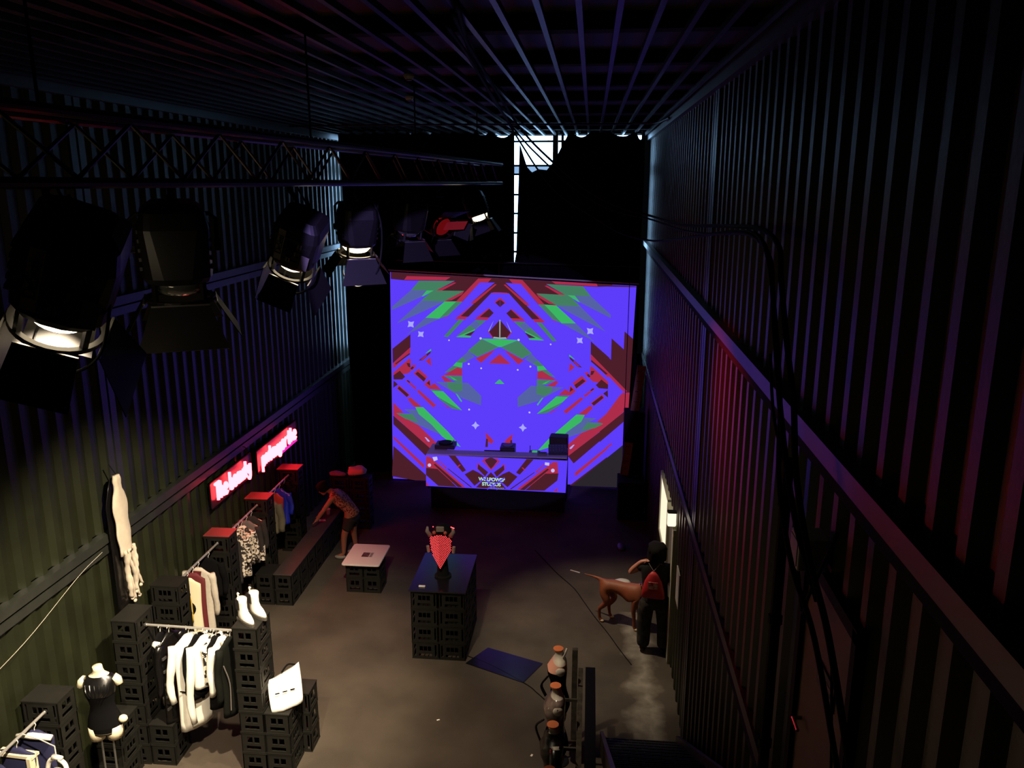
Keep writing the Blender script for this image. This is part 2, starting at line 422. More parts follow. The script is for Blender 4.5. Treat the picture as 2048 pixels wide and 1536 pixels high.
('dark',[(-4.605,0.884),(-3.676,0.030),(-4.099,0.030),(-4.661,0.112),(-4.658,0.244)]),
('dark',[(-0.379,0.030),(0.482,0.770),(0.530,0.030)]),
('red',[(-2.385,1.289),(-2.255,1.163),(-2.189,1.081),(-2.235,1.006),(-2.346,1.076)]),
('red',[(-1.772,1.063),(-1.884,0.998),(-1.930,1.075),(-1.862,1.154),(-1.730,1.274)]),
('dark',[(-2.366,1.138),(-2.326,1.119),(-2.327,0.929),(-2.388,0.927)]),
('dark',[(-1.734,0.913),(-1.794,0.917),(-1.792,1.107),(-1.752,1.125)]),
('pale',[(-3.841,1.132),(-3.801,1.121),(-3.721,1.039),(-3.732,1.013),(-3.772,1.028)]),
('pale',[(-0.348,0.952),(-0.389,0.938),(-0.399,0.964),(-0.318,1.043),(-0.277,1.053)]),
('pale',[(-4.026,3.766),(-4.096,3.791),(-4.171,3.773),(-4.143,3.845),(-4.157,3.918),(-4.087,3.893),(-4.013,3.911),(-4.040,3.840)]),
('pale',[(-0.029,3.750),(-0.056,3.822),(0.018,3.801),(0.089,3.823),(0.073,3.750),(0.100,3.678),(0.026,3.699),(-0.045,3.677)]),
('pale',[(-3.804,3.543),(-3.869,3.566),(-3.939,3.549),(-3.913,3.616),(-3.926,3.684),(-3.861,3.661),(-3.792,3.677),(-3.817,3.611)]),
('pale',[(-0.256,3.532),(-0.281,3.599),(-0.212,3.579),(-0.146,3.599),(-0.161,3.532),(-0.136,3.464),(-0.205,3.484),(-0.271,3.464)]),
('pale',[(-2.519,1.458),(-2.582,1.421),(-2.617,1.355),(-2.650,1.419),(-2.712,1.453),(-2.649,1.490),(-2.614,1.555),(-2.581,1.492)]),
('pale',[(-1.530,1.468),(-1.496,1.530),(-1.462,1.463),(-1.400,1.423),(-1.463,1.392),(-1.497,1.330),(-1.531,1.397),(-1.593,1.437)]),
('dot',[(-2.734,2.934),(-2.747,2.912),(-2.770,2.912),(-2.782,2.933),(-2.770,2.954),(-2.746,2.954)]),
('dot',[(-1.339,2.923),(-1.315,2.921),(-1.304,2.900),(-1.316,2.879),(-1.339,2.881),(-1.351,2.903)]),
('dot',[(-2.446,2.838),(-2.457,2.818),(-2.479,2.817),(-2.490,2.837),(-2.479,2.856),(-2.457,2.857)]),
('dot',[(-1.630,2.838),(-1.608,2.837),(-1.597,2.817),(-1.608,2.798),(-1.630,2.799),(-1.641,2.820)]),
('dot',[(-3.189,3.484),(-3.199,3.466),(-3.219,3.466),(-3.229,3.483),(-3.218,3.501),(-3.198,3.501)]),
('dot',[(-0.877,3.449),(-0.857,3.448),(-0.847,3.430),(-0.857,3.413),(-0.877,3.414),(-0.887,3.433)]),
('dot',[(-2.738,1.840),(-2.750,1.818),(-2.774,1.818),(-2.786,1.839),(-2.774,1.861),(-2.750,1.861)]),
('dot',[(-1.355,1.830),(-1.331,1.828),(-1.319,1.806),(-1.331,1.785),(-1.355,1.787),(-1.367,1.809)]),
('dot',[(-2.446,3.541),(-2.460,3.516),(-2.489,3.515),(-2.504,3.540),(-2.489,3.566),(-2.460,3.566)]),
('dot',[(-1.614,3.547),(-1.585,3.545),(-1.571,3.519),(-1.586,3.495),(-1.615,3.497),(-1.629,3.523)]),
('dark',[(0.043,3.518),(0.508,3.098),(0.508,3.593),(0.788,3.346),(0.794,3.756),(0.990,3.587),(0.953,2.340),(0.865,2.338),(0.049,3.234)]),
('red',[(0.050,3.223),(0.900,2.366),(0.802,2.364),(0.051,3.150)]),
('dark',[(0.061,3.092),(0.443,2.771),(0.399,2.751),(0.062,3.047)]),
('red',[(0.721,2.251),(0.795,2.337),(0.953,2.338),(0.942,1.976),(0.469,1.543),(0.291,1.609)]),
('dark',[(0.935,1.734),(0.303,1.135),(0.297,1.394),(0.942,1.971)]),
('red',[(0.445,1.005),(0.579,1.123),(0.590,1.092),(0.456,0.964)]),
('dark',[(1.025,4.774),(1.024,4.756),(0.162,4.764),(0.153,4.814)]),
('grey',[(-0.323,0.030),(-0.270,0.075),(0.918,1.149),(0.884,0.030)])]
BOOTH_ART = [
('red',[(-3.452,1.253),(-3.368,1.248),(-2.601,0.580),(-2.667,0.578),(-2.915,0.691),(-3.459,0.985)]),
('red',[(-0.586,0.967),(-1.166,0.670),(-1.415,0.563),(-1.481,0.567),(-0.706,1.216),(-0.614,1.220)]),
('dark',[(-3.459,0.996),(-3.208,0.977),(-2.784,0.574),(-3.200,0.590),(-3.463,0.831)]),
('dark',[(-0.609,0.803),(-0.882,0.563),(-1.298,0.556),(-0.869,0.949),(-0.586,0.964)]),
('dark',[(-3.289,1.078),(-3.256,1.096),(-2.667,0.578),(-2.767,0.574)]),
('dark',[(-1.315,0.557),(-1.415,0.563),(-0.820,1.067),(-0.787,1.048)]),
('purple',[(-3.463,0.822),(-3.200,0.590),(-3.469,0.592)]),
('purple',[(-0.606,0.558),(-0.882,0.563),(-0.609,0.795)]),
('red',[(-3.467,0.664),(-3.393,0.590),(-3.469,0.587)]),
('red',[(-0.606,0.553),(-0.689,0.558),(-0.607,0.637)]),
('dark',[(-2.807,1.291),(-2.579,0.964),(-2.662,0.926),(-2.961,1.293)]),
('dark',[(-1.416,0.911),(-1.498,0.951),(-1.270,1.267),(-1.118,1.265)]),
('red',[(-2.726,1.097),(-2.693,1.089),(-2.760,1.027),(-2.784,1.034)]),
('red',[(-1.292,1.017),(-1.317,1.009),(-1.383,1.074),(-1.350,1.080)]),
('red',[(-3.204,1.202),(-3.171,1.185),(-2.992,1.001),(-3.025,0.992)]),
('red',[(-1.051,0.968),(-1.085,0.979),(-0.904,1.158),(-0.871,1.174)]),
('dark',[(-2.613,0.876),(-2.430,0.986),(-2.299,0.921),(-2.168,0.822),(-2.401,0.622)]),
('dark',[(-1.680,0.614),(-1.911,0.819),(-1.779,0.915),(-1.647,0.977),(-1.465,0.862)]),
('purple',[(-2.595,0.963),(-2.562,0.973),(-2.629,0.893),(-2.654,0.909)]),
('purple',[(-1.424,0.894),(-1.449,0.879),(-1.515,0.960),(-1.482,0.950)]),
('dark',[(-2.181,1.218),(-2.060,1.279),(-2.037,1.279),(-2.038,1.008)]),
('dark',[(-2.038,1.008),(-2.037,1.279),(-2.013,1.279),(-1.893,1.214)]),
('red',[(-2.231,1.199),(-2.148,1.279),(-2.115,1.271),(-2.181,1.192),(-2.038,1.025),(-2.038,0.991)]),
('red',[(-2.038,0.991),(-2.038,1.025),(-1.893,1.189),(-1.958,1.270),(-1.925,1.276),(-1.844,1.195)]),
('red',[(-2.330,1.144),(-2.280,1.129),(-2.314,1.059),(-2.118,0.928),(-2.168,0.848),(-2.339,1.023)]),
('red',[(-1.737,1.016),(-1.911,0.845),(-1.960,0.926),(-1.762,1.052),(-1.795,1.123),(-1.745,1.137)]),
('dark',[(-2.313,1.119),(-2.101,0.945),(-2.168,0.848),(-2.328,1.015)]),
('dark',[(-1.749,1.008),(-1.911,0.845),(-1.976,0.944),(-1.762,1.113)]),
('dark',[(-2.039,0.947),(-2.102,0.876),(-2.368,0.589),(-2.236,0.576),(-2.041,0.575)]),
('dark',[(-2.041,0.575),(-1.846,0.572),(-1.713,0.581),(-1.977,0.875),(-2.039,0.947)]),
('purple',[(-1.937,0.830),(-1.872,0.867),(-2.136,0.684),(-2.169,0.683)]),
('purple',[(-1.912,0.680),(-1.945,0.682),(-2.207,0.871),(-2.141,0.832)]),
('dark',[(-2.992,1.001),(-2.959,0.994),(-2.451,0.586),(-2.484,0.585)]),
('dark',[(-1.597,0.574),(-1.631,0.576),(-1.118,0.972),(-1.085,0.979)]),
('dot',[(-3.343,1.064),(-3.348,1.044),(-3.363,1.029),(-3.382,1.023),(-3.401,1.028),(-3.415,1.042),(-3.419,1.061),(-3.414,1.081),(-3.399,1.097),(-3.380,1.103),(-3.361,1.098),(-3.347,1.084)]),
('dot',[(-0.666,1.032),(-0.671,1.011),(-0.686,0.995),(-0.706,0.988),(-0.726,0.993),(-0.741,1.008),(-0.747,1.030),(-0.742,1.051),(-0.727,1.067),(-0.707,1.074),(-0.687,1.069),(-0.672,1.054)]),
('dot',[(-3.310,1.250),(-3.210,1.262),(-3.195,1.193),(-3.279,1.156)]),
('dot',[(-0.878,1.210),(-0.781,1.204),(-0.789,1.136),(-0.878,1.150)])]
# ================================================================== THE SETTING
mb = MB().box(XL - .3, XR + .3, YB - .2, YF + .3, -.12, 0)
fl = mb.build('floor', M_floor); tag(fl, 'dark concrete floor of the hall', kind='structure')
# a pale worn streak along the foot of the right wall, part of the concrete itself
nt = M_floor.node_tree
bs = nt.nodes['Principled BSDF']
src = bs.inputs['Base Color'].links[0].from_socket
tc = nt.nodes.new('ShaderNodeTexCoord'); sx = nt.nodes.new('ShaderNodeSeparateXYZ')
nt.links.new(tc.outputs['Object'], sx.inputs[0])
nz = nt.nodes.new('ShaderNodeTexNoise'); nz.inputs['Scale'].default_value = 1.6; nz.inputs['Detail'].default_value = 6
nt.links.new(tc.outputs['Object'], nz.inputs['Vector'])
def mth(op, a, b):
    n = nt.nodes.new('ShaderNodeMath'); n.operation = op
    for i, q in enumerate((a, b)):
        if isinstance(q, (int, float)): n.inputs[i].default_value = q
        else: nt.links.new(q, n.inputs[i])
    return n.outputs[0]
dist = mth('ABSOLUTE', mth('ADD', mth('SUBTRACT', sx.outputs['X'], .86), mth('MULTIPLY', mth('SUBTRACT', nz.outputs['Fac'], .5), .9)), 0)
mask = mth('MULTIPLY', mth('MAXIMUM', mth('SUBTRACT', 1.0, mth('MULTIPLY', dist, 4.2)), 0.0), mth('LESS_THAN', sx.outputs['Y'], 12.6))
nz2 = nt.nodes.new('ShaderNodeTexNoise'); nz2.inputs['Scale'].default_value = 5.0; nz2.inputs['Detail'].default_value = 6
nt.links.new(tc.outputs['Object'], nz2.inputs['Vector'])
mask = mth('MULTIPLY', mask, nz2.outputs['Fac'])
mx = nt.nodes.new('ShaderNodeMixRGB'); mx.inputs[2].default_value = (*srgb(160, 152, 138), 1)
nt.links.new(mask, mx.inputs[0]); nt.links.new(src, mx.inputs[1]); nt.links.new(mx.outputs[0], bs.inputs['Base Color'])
def corrugated(y0, y1, z0, z1, x, inward):
    """corrugated sheet in the plane x, ribs vertical, depth towards the room = inward (+1/-1)"""
    pitch, d = 0.28, 0.05
    prof = []
    y = y0
    while y < y1 - 0.01:
        for dy, dd in ((0, 0), (0.078, 0), (0.14, d), (0.218, d)):
            if y + dy < y1:
                prof.append((y + dy, dd))
        y += pitch
    prof.append((y1, 0))
    m = MB()
    vs = [(x + inward * dd, yy, z) for z in (z0, z1) for yy, dd in prof]
    n = len(prof)
    fs = [(i, i + 1, n + i + 1, n + i) for i in range(n - 1)]
    # back sheet gives the panel its thickness
    o = len(vs)
    vs += [(x - inward * 0.02, yy, z) for z in (z0, z1) for yy in (y0, y1)]
    fs += [(o, o + 2, o + 3, o + 1)]
    m.add(vs, fs)
    return m
JOINT = 9.35
for nm, x, inw, tiers in (('wall_left', XL, 1, [(0, 2.52), (2.78, 5.38), (5.62, ZC)]), ('wall_right', XR, -1, [(0, 2.74), (2.98, 5.42), (5.68, ZC)])):
    w = thing(nm, 'dark corrugated container wall on the %s of the hall' % ('left' if inw > 0 else 'right'), None, (0, 0, 0), kind='structure')
    for (z0, z1) in tiers:
        for (y0, y1) in ((YB, JOINT - .14), (JOINT + .14, YF)):
            corrugated(y0, y1, z0, z1, x, inw).build('corrugated_panel', M_wall, w)
        m = MB().box(min(x, x + inw * .06), max(x, x + inw * .06), JOINT - .14, JOINT - .02, z0, z1).box(min(x, x + inw * .06), max(x, x + inw * .06), JOINT + .02, JOINT + .14, z0, z1)
        m.box(min(x - inw * .02, x + inw * .03), max(x - inw * .02, x + inw * .03), JOINT - .03, JOINT + .03, z0, z1)
        m.build('corner_post', M_rail, w)
    for (z0, z1) in zip([t[1] for t in tiers[:-1]], [t[0] for t in tiers[1:]]):
        xs = sorted((x - inw * .02, x + inw * .10))
        MB().box(*sorted((x - inw * .02, x + inw * (.055 if inw < 0 else .10))), YB, YF, z0, z0 + .10).build('rail', M_blackmat if inw < 0 else M_rail, w)
        MB().box(*sorted((x - inw * .02, x + inw * (.07 if z0 < 3 and inw < 0 else .13))), YB, YF, z1 - .11, z1).build('rail', M_rail, w)
        MB().box(*sorted((x - inw * .03, x + inw * .02)), YB, YF, z0, z1).build('joint_strip', M_blackmat, w)
    # edge rail under the ceiling
    MB().box(*sorted((x - inw * .02, x + inw * .12)), YB, YF, ZC - .16, ZC - .02).build('rail', M_rail, w)
# low plank strip on the right wall in the lower tier
# ceiling
c = thing('ceiling', 'dark boarded ceiling with thin metal joists', None, (0, 0, 0), kind='structure')
for i, y in enumerate([YB + .4 + 1.82 * k for k in range(13)]):
    y1 = min(y + 1.82 - .01, YF)
    MB().box(XL - .1, XR + .1, y, y1, ZC + .10, ZC + .16).build('ceiling_panel', M_ceil, c)
MB().box(XL - .1, XR + .1, YB - .1, YF + .1, ZC + .17, ZC + .25).build('roof_sheet', M_blackmat, c)
joist = MB().box(-.02, .02, YB, YF - .2, 0, .05).mesh('joist', M_joist)
x = -0.62 - 0.256 * 20
while x < XR - .1:
    if x > XL + .1:
        inst(joist, 'joist', c, (x, 0, ZC - .06))
    x += 0.256
beam = MB().box(XL, XR, -.08, .08, -.02, .10).mesh('cross_beam', M_blackmat)
for y in (3.2, 4.9, 6.6, 8.4, 10.2, 12.0, 14.1, 16.2, 18.2):
    inst(beam, 'cross_beam', c, (0, y, ZC + .0))
# wall behind the gallery
w = MB().box(XL - .2, XR + .2, YB - .15, YB, -.1, ZC + .2).build('wall_back', M_wall); tag(w, 'dark wall behind the gallery', kind='structure')
# far wall: black lower part, glazed upper part
w = thing('wall_far', 'far end wall behind the black curtain', None, kind='structure')
MB().box(XL - .1, XR + .1, YF + .02, YF + .15, -.1, 2.9).build('lower_wall', M_blackmat, w)
MB().box(XL - .1, XR + .1, YF - .12, YF + .15, ZC - .02, ZC + .2).build('head_beam', M_rail, w)
# the window wall: translucent panes in steel bars, daylight behind
M_pane = glow('daylit_pane', (0.34, 0.62, 1.0), DAYLIGHT)
M_bluepane = glow('daylit_blue_pane', (0.30, 0.52, 0.85), .9)
wn = thing('window_1', 'tall daylit window of translucent panes behind the curtain', None, (0, YF, 0), kind='structure')
xs = [-5.95, -4.9, -3.85, -2.8, -1.95, -.72, .45, 1.14]
zs = [2.95, 3.45, 3.95, 4.45, 4.92, 5.38, 5.83, 6.29, 6.73, 7.2, 7.4, 7.95, 8.1]
for i in range(len(xs) - 1):
    for j in range(len(zs) - 1):
        MB().box(xs[i] + .01, xs[i + 1] - .01, 0, .02, zs[j] + .012, zs[j + 1] - .012).build('pane', M_bluepane if abs(zs[j] - 7.2) < .01 else M_pane, wn)
for z in zs:
    MB().box(xs[0], xs[-1], -.03, .05, z - .022, z + .022).build('glazing_bar', M_black, wn)
for x in xs:
    MB().box(x - .03, x + .03, -.05, .05, zs[0], zs[-1]).build('mullion', M_black, wn)
# ================================================================== CURTAINS
def curtain(name, label, xl, xr, top, zb, y, seed):
    """hanging sheet: xl(z), xr(z) edges, top(x) upper edge"""
    rnd = random.Random(seed)
    nx, nz = 120, 26
    ph = [rnd.uniform(0, 6) for _ in range(4)]
    vs, fs = [], []
    for i in range(nx + 1):
        u = i / nx
        for j in range(nz + 1):
            v = j / nz
            xa = xl(8.0) + (xr(8.0) - xl(8.0)) * u
            zt = top(xa)
            z = zt + (zb - zt) * v
            x = xl(z) + (xr(z) - xl(z)) * u
            fold = .035 * math.sin(x * 19 + ph[0] + .4 * math.sin(z)) + .03 * math.sin(x * 8.3 + ph[1] + .25 * z) + .012 * math.sin(x * 41 + ph[2])
            vs.append((x, y + fold * (0.5 + 0.5 * v), z))
    for i in range(nx):
        for j in range(nz):
            a = i * (nz + 1) + j
            fs.append((a, a + nz + 1, a + nz + 2, a + 1))
    o = MB().add(vs, fs).build(name, M_curtain, smooth=True)
    sd = o.modifiers.new('thick', 'SOLIDIFY'); sd.thickness = .012
    return tag(o, label, 'curtain', 'black curtains across the window')
def bumps(lst, base):
    def f(x):
        z = base
        for c, w, d in lst:
            t = (x - c) / w
            if abs(t) < 1:
                z = min(z, base - d * (1 - t * t))
        return z
    return f
topL = bumps([(-5.3, .12, .04), (-4.1, .03, .06), (-3.65, .03, .06), (-2.46, .13, .09), (-2.02, .24, .13)], 8.11)
curtain('stage_curtain', 'black curtain to the left of the bright window slit', lambda z: -5.74 + .03 * math.sin(z * 1.3), lambda z: -1.755 if z > 5.2 else -1.74, topL, .004, 18.95, 1)
_sag = [(-1.63, 7.86), (-1.55, 7.62), (-1.45, 7.35), (-1.34, 7.23), (-1.2, 7.3), (-1.01, 7.28), (-.84, 7.5), (-.66, 7.86), (-.55, 8.05), (-.46, 8.11)]
_topR = bumps([(-.27, .22, .13), (.2, .02, .05), (.63, .28, .12), (1.02, .09, .19)], 8.11)
def topR(x):
    if x <= _sag[0][0]:
        return _sag[0][1]
    for (xa, za), (xb, zb) in zip(_sag, _sag[1:]):
        if xa <= x <= xb:
            return za + (zb - za) * (x - xa) / (xb - xa)
    return _topR(x)
curtain('stage_curtain', 'black curtain sagging from its hooks to the right of the bright window slit', lambda z: -1.63 - .075 * min(1, max(0, (7.8 - z) / 2.6)) - (.05 if z < 5.2 else 0), lambda z: 1.12 + .01 * math.sin(z * 2), topR, .004, 18.86, 2)
# hooks + ragged strips at the torn corner
t = thing('curtain_track', 'dark horizontal pipe carrying the black curtains', 'curtain track', (0, 18.9, 8.13))
MB().tube([(-5.9, 0, .02), (1.3, 0, .02)], .022, 8).build('pipe', M_black, t)
for k in range(16):
    MB().tube([(-5.7 + .45 * k, 0, .02), (-5.7 + .45 * k, -.02, -.05)], .006, 5).build('hook', M_steel, t)
# dark column seen through the torn gap
o = MB().box(-.06, .06, -.06, .06, 0, ZC - 7.0 + 3).build('steel_post', M_rail, loc=(-.87, 19.7, 4.1)); tag(o, 'grey steel post standing in the daylit window gap', 'post')
o = MB().tube([(-1.72, 16.0, 8.02), (-1.72, 16.0, 8.02)], .01).build('x', M_black) if False else None
# conduit under the ceiling
t = thing('ceiling_conduit', 'thin metal conduit running across under the far ceiling', 'conduit', (0, 15.4, 8.02))
MB().tube(smoothpath([(-5.6, 0, .0), (-3, 0, .01), (0, 0, 0), (.8, 0, .01), (1.1, -.3, 0), (1.2, -1.4, 0)]), .018, 8).build('pipe', M_joist, t)
# smoke detectors on the ceiling
for i, (x, y, lb) in enumerate(((-1.86, 8.6, 'small round smoke detector on the ceiling, the nearer of two'), (-2.32, 10.7, 'small round smoke detector on the ceiling, the one closer to the curtain'))):
    t = thing('smoke_detector', lb, 'smoke detector', (x, y, ZC - .06), group='smoke detectors')
    MB().lathe([(.055, 0), (.055, -.02), (.04, -.045)], 14).build('base', mat('detector', srgb(190, 188, 180), .5), t)
    MB().lathe([(.03, -.045), (.028, -.058), (.01, -.062)], 12).build('cap', mat('detector_grey', srgb(120, 120, 116), .5), t)

# ================================================================== PROJECTION SCREEN
PAL = {'purple': srgb(93, 60, 250), 'red': srgb(172, 44, 74), 'dark': srgb(76, 30, 42), 'green': srgb(68, 126, 96), 'bright': srgb(58, 182, 98), 'slate': srgb(84, 98, 164), 'pale': srgb(168, 168, 255), 'line': srgb(150, 170, 165), 'dot': srgb(196, 190, 255), 'grey': srgb(40, 36, 42)}
KEYS = list(PAL)
ART_MATS = [glow('projected_' + k, PAL[k], SCREEN_GAIN) for k in KEYS]
def art(name, polys, y, parent, base=None):
    m = MB()
    layer = 0
    if base:
        m.cur = KEYS.index('purple')
        m.add([(x, y, z) for x, z in base], [tuple(range(len(base)))])
    for c, P in polys:
        layer += 1
        m.cur = KEYS.index(c)
        yy = y - .0004 * layer
        bm = None
        m.add([(px, yy, pz) for px, pz in P], [tuple(range(len(P)))])
    o = m.build(name, ART_MATS, parent)
    o['kind'] = 'stuff'
    # keep all normals toward the hall and triangulate concave outlines properly
    bm = bmesh.new(); bm.from_mesh(o.data)
    bmesh.ops.triangulate(bm, faces=bm.faces, ngon_method='BEAUTY')
    bm.to_mesh(o.data); bm.free()
    return o
SC = [(-4.5545, 5.0288), (1.0258, 4.7739), (.8842, .03), (-4.6628, .03)]
t = thing('projection_screen', 'large white projection screen showing a purple kaleidoscope pattern', 'screen', (0, 0, 0))
MB().prism(SC, lambda p: (p[0], 18.44, p[1]), lambda p: (p[0], 18.46, p[1])).build('screen_sheet', mat('screen_white', srgb(200, 200, 205), .9), t)
art('projected_picture', SCREEN_ART, 18.435, t, SC)
MB().tube([(-4.6, 18.45, 5.075), (1.08, 18.45, 4.82)], .018, 10).build('top_batten', mat('batten_white', srgb(190, 186, 178), .35), t)
t = thing('screen_support_pipe', 'thin dark horizontal pipe above the projection screen', 'pipe', (0, 18.38, 5.26))
MB().tube([(-4.4, 0, .05), (1.08, 0, -.05)], .02, 8).build('pipe', M_joist, t)
for x in (-2.05, .86):
    MB().tube([(x, 0, 0), (x, .04, -.26)], .008, 6).build('hanger_strap', M_rail, t)
o = MB().tube(smoothpath([(.87, 18.36, 5.2), (.86, 18.34, 3.2), (.85, 18.32, 1.35)]), .008, 6).build('hanging_cord', M_rubber); tag(o, 'thin black cord hanging down in front of the screen', 'cord')

# ================================================================== DJ BOOTH
M_booth = mat('booth_white', srgb(170, 165, 185), .6)
M_boothdark = mat('booth_black', srgb(22, 20, 24), .7)
BQ = [(-3.4512, 1.3009), (-.397, 1.2535), (-.4283, .5274), (-3.4695, .5772)]
t = thing('dj_booth', 'long white booth counter with pattern and lettering projected on its front', 'booth', (0, 0, 0))
MB().prism(BQ, lambda p: (p[0], 16.61, p[1]), lambda p: (p[0], 16.65, p[1])).build('front_panel', M_booth, t)
pic = art('projected_picture', BOOTH_ART, 16.606, t, BQ)
MB().box(-3.44, -.41, 16.6, 16.88, 1.30, 1.325).build('front_ledge', M_booth, t)
MB().box(-3.44, -3.05, 16.88, 17.3, 1.30, 1.325).build('side_ledge', M_booth, t)
MB().box(-.80, -.41, 16.88, 17.25, 1.30, 1.325).build('side_ledge', M_booth, t)
MB().box(-3.44, -3.41, 16.66, 17.3, .5, 1.30).build('side_panel', M_boothdark, t)
MB().box(-.44, -.41, 16.66, 17.25, .5, 1.30).build('side_panel', M_boothdark, t)
MB().box(-3.05, -.8, 16.72, 17.3, 1.02, 1.06).build('inner_shelf', M_boothdark, t)
MB().box(-3.4, -.45, 16.78, 17.22, 0.0, 1.02).build('base', M_blackmat, t)
def ftext(name, body, size, x, y, z, mt, parent, rot=(math.pi / 2, 0, 0), align='CENTER', bold=.0):
    cu = bpy.data.curves.new(name, 'FONT')
    cu.body = body; cu.size = size; cu.align_x = align; cu.align_y = 'CENTER'; cu.extrude = .0005; cu.offset = bold
    cu.space_character = .92
    tmp = bpy.data.objects.new(name, cu)
    me = bpy.data.meshes.new_from_object(tmp)
    bpy.data.objects.remove(tmp); bpy.data.curves.remove(cu)
    o = bpy.data.objects.new(name, me)
    col.objects.link(o)
    o.data.materials.clear(); o.data.materials.append(mt)
    o.location = (x, y, z); o.rotation_euler = rot
    if parent: o.parent = parent
    return o
M_letter = glow('projected_letters', srgb(178, 224, 215), 1.0)
M_letter2 = glow('projected_small_letters', srgb(150, 160, 150), 1.0)
ftext('lettering', 'WILLPOWER', .107, -2.015, 16.575, .785, M_letter, t, rot=(math.pi / 2, R(.8), 0), bold=.004)
ftext('lettering', 'STUDIOS', .107, -2.03, 16.575, .675, M_letter, t, rot=(math.pi / 2, R(.8), 0), bold=.004)
ftext('lettering', 'x TECHNOLOGY', .05, -1.93, 16.575, .592, M_letter2, t, rot=(math.pi / 2, R(.8), 0))
# purple bands of the projection that run across the lettering
m = MB()
for a, b in (((-2.22, .83), (-1.90, .56)), ((-1.74, .84), (-2.12, .56))):
    dx, dz = b[0] - a[0], b[1] - a[1]; L = math.hypot(dx, dz); n = (-dz / L * .013, dx / L * .013)
    m.add([(a[0] + n[0], 16.572, a[1] + n[1]), (b[0] + n[0], 16.572, b[1] + n[1]), (b[0] - n[0], 16.572, b[1] - n[1]), (a[0] - n[0], 16.572, a[1] - n[1])], [(0, 1, 2, 3)])
o = m.build('projected_bands', ART_MATS[KEYS.index('purple')], t); o['kind'] = 'stuff'
# gear on the booth
M_gear = mat('gear_black', srgb(30, 28, 34), .45)
M_gear2 = mat('gear_grey', srgb(92, 90, 104), .45)
t = thing('laptop', 'open dark laptop in the middle of the booth', 'laptop', (-2.02, 17.1, 1.06))
MB().box(-.2, .2, -.14, .14, 0, .02).build('keyboard_base', M_gear, t)
MB().box(-.2, .2, 0, .012, 0, .27, Matrix.Translation((0, -.14, .02)) @ Matrix.Rotation(R(15), 4, 'X')).build('lid', M_gear, t)
t = thing('media_player', 'black media player standing on the raised part of the booth middle', 'player', (-1.72, 17.1, 1.06))
MB().bevelbox(-.16, .16, -.18, .18, .0, .34, .02).build('body', M_gear, t)
MB().lathe([(.11, .34), (.11, .355), (.1, .36)], 20).build('jog_wheel', M_gear2, t)
t = thing('turntable', 'black record deck at the left end of the booth', 'turntable', (-3.1, 17.08, 1.325))
pl = MB().bevelbox(-.22, .22, -.18, .18, 0, .09, .02).build('plinth', M_gear, t)
MB().lathe([(.155, .09), (.155, .115), (.15, .12)], 24).build('platter', M_black, t)
MB().tube([(.17, .1, .1), (.17, .1, .14), (.13, -.08, .13)], .008, 6).build('tone_arm', M_steel, pl)
t = thing('headphones', 'black headphones lying beside the record deck', 'headphones', (-2.72, 17.08, 1.06))
MB().tube([(.09 * math.cos(a), 0, .04 + .1 * math.sin(a)) for a in [R(10 * k) for k in range(19)]], .012, 6).build('headband', M_black, t)
for s in (-1, 1):
    MB().lathe([(.045, -.02), (.05, 0), (.045, .02)], 14, Matrix.Translation((.09 * s, 0, .045)) @ Matrix.Rotation(R(90), 4, 'Y')).build('ear_cup', M_gear, t)
t = thing('mixer', 'grey sound mixer with knobs at the right end of the booth', 'mixer', (-.62, 16.93, 1.325), R(4))
mc = MB().add([(-.2, -.17, 0), (.2, -.17, 0), (.2, .17, 0), (-.2, .17, 0), (-.2, -.17, .05), (.2, -.17, .05), (.2, .17, .13), (-.2, .17, .13)], [(0, 3, 2, 1), (4, 5, 6, 7), (0, 1, 5, 4), (1, 2, 6, 5), (2, 3, 7, 6), (3, 0, 4, 7)]).build('case', M_gear, t)
kn = MB().lathe([(.012, 0), (.012, .022), (.008, .026)], 8).mesh('knob', M_gear2)
for i in range(6):
    for j in range(4):
        inst(kn, 'knob', mc, (-.16 + .064 * i, -.11 + .07 * j, .06 + .016 * j))
t = thing('effects_unit', 'small effects box with a lit green button beside the mixer', 'effects box', (-1.13, 17.02, 1.06))
ec = MB().bevelbox(-.12, .12, -.1, .1, 0, .24, .015).build('case', M_gear2, t)
MB().box(-.05, .06, -.06, .04, .24, .252).build('lit_button', glow('green_led', srgb(60, 200, 90), .8), ec)
MB().tube([(-.1, .05, .24), (-.1, .05, .36)], .008, 6).build('aerial', M_gear, t)
t = thing('controller', 'low grey controller on the booth between effects box and mixer', 'controller', (-.95, 16.76, 1.325))
cc = MB().bevelbox(-.10, .10, -.08, .08, 0, .04, .01).build('case', M_gear2, t)
kn2 = MB().box(-.015, .015, -.015, .015, 0, .012).mesh('pad', M_gear)
for i in range(4):
    for j in range(2):
        inst(kn2, 'pad', cc, (-.06 + .04 * i, -.025 + .05 * j, .04))
t = thing('monitor_speaker', 'dark wedge speaker standing behind the mixer', 'speaker', (-.62, 17.55, 0), R(-5))
MB().bevelbox(-.2, .2, -.16, .16, 0, 1.52, .03).build('cabinet', M_boothdark, t)
MB().lathe([(.11, 0), (.12, .01), (.1, .015)], 18, Matrix.Translation((0, -.165, 1.2)) @ Matrix.Rotation(R(90), 4, 'X')).build('cone', M_gear, t)

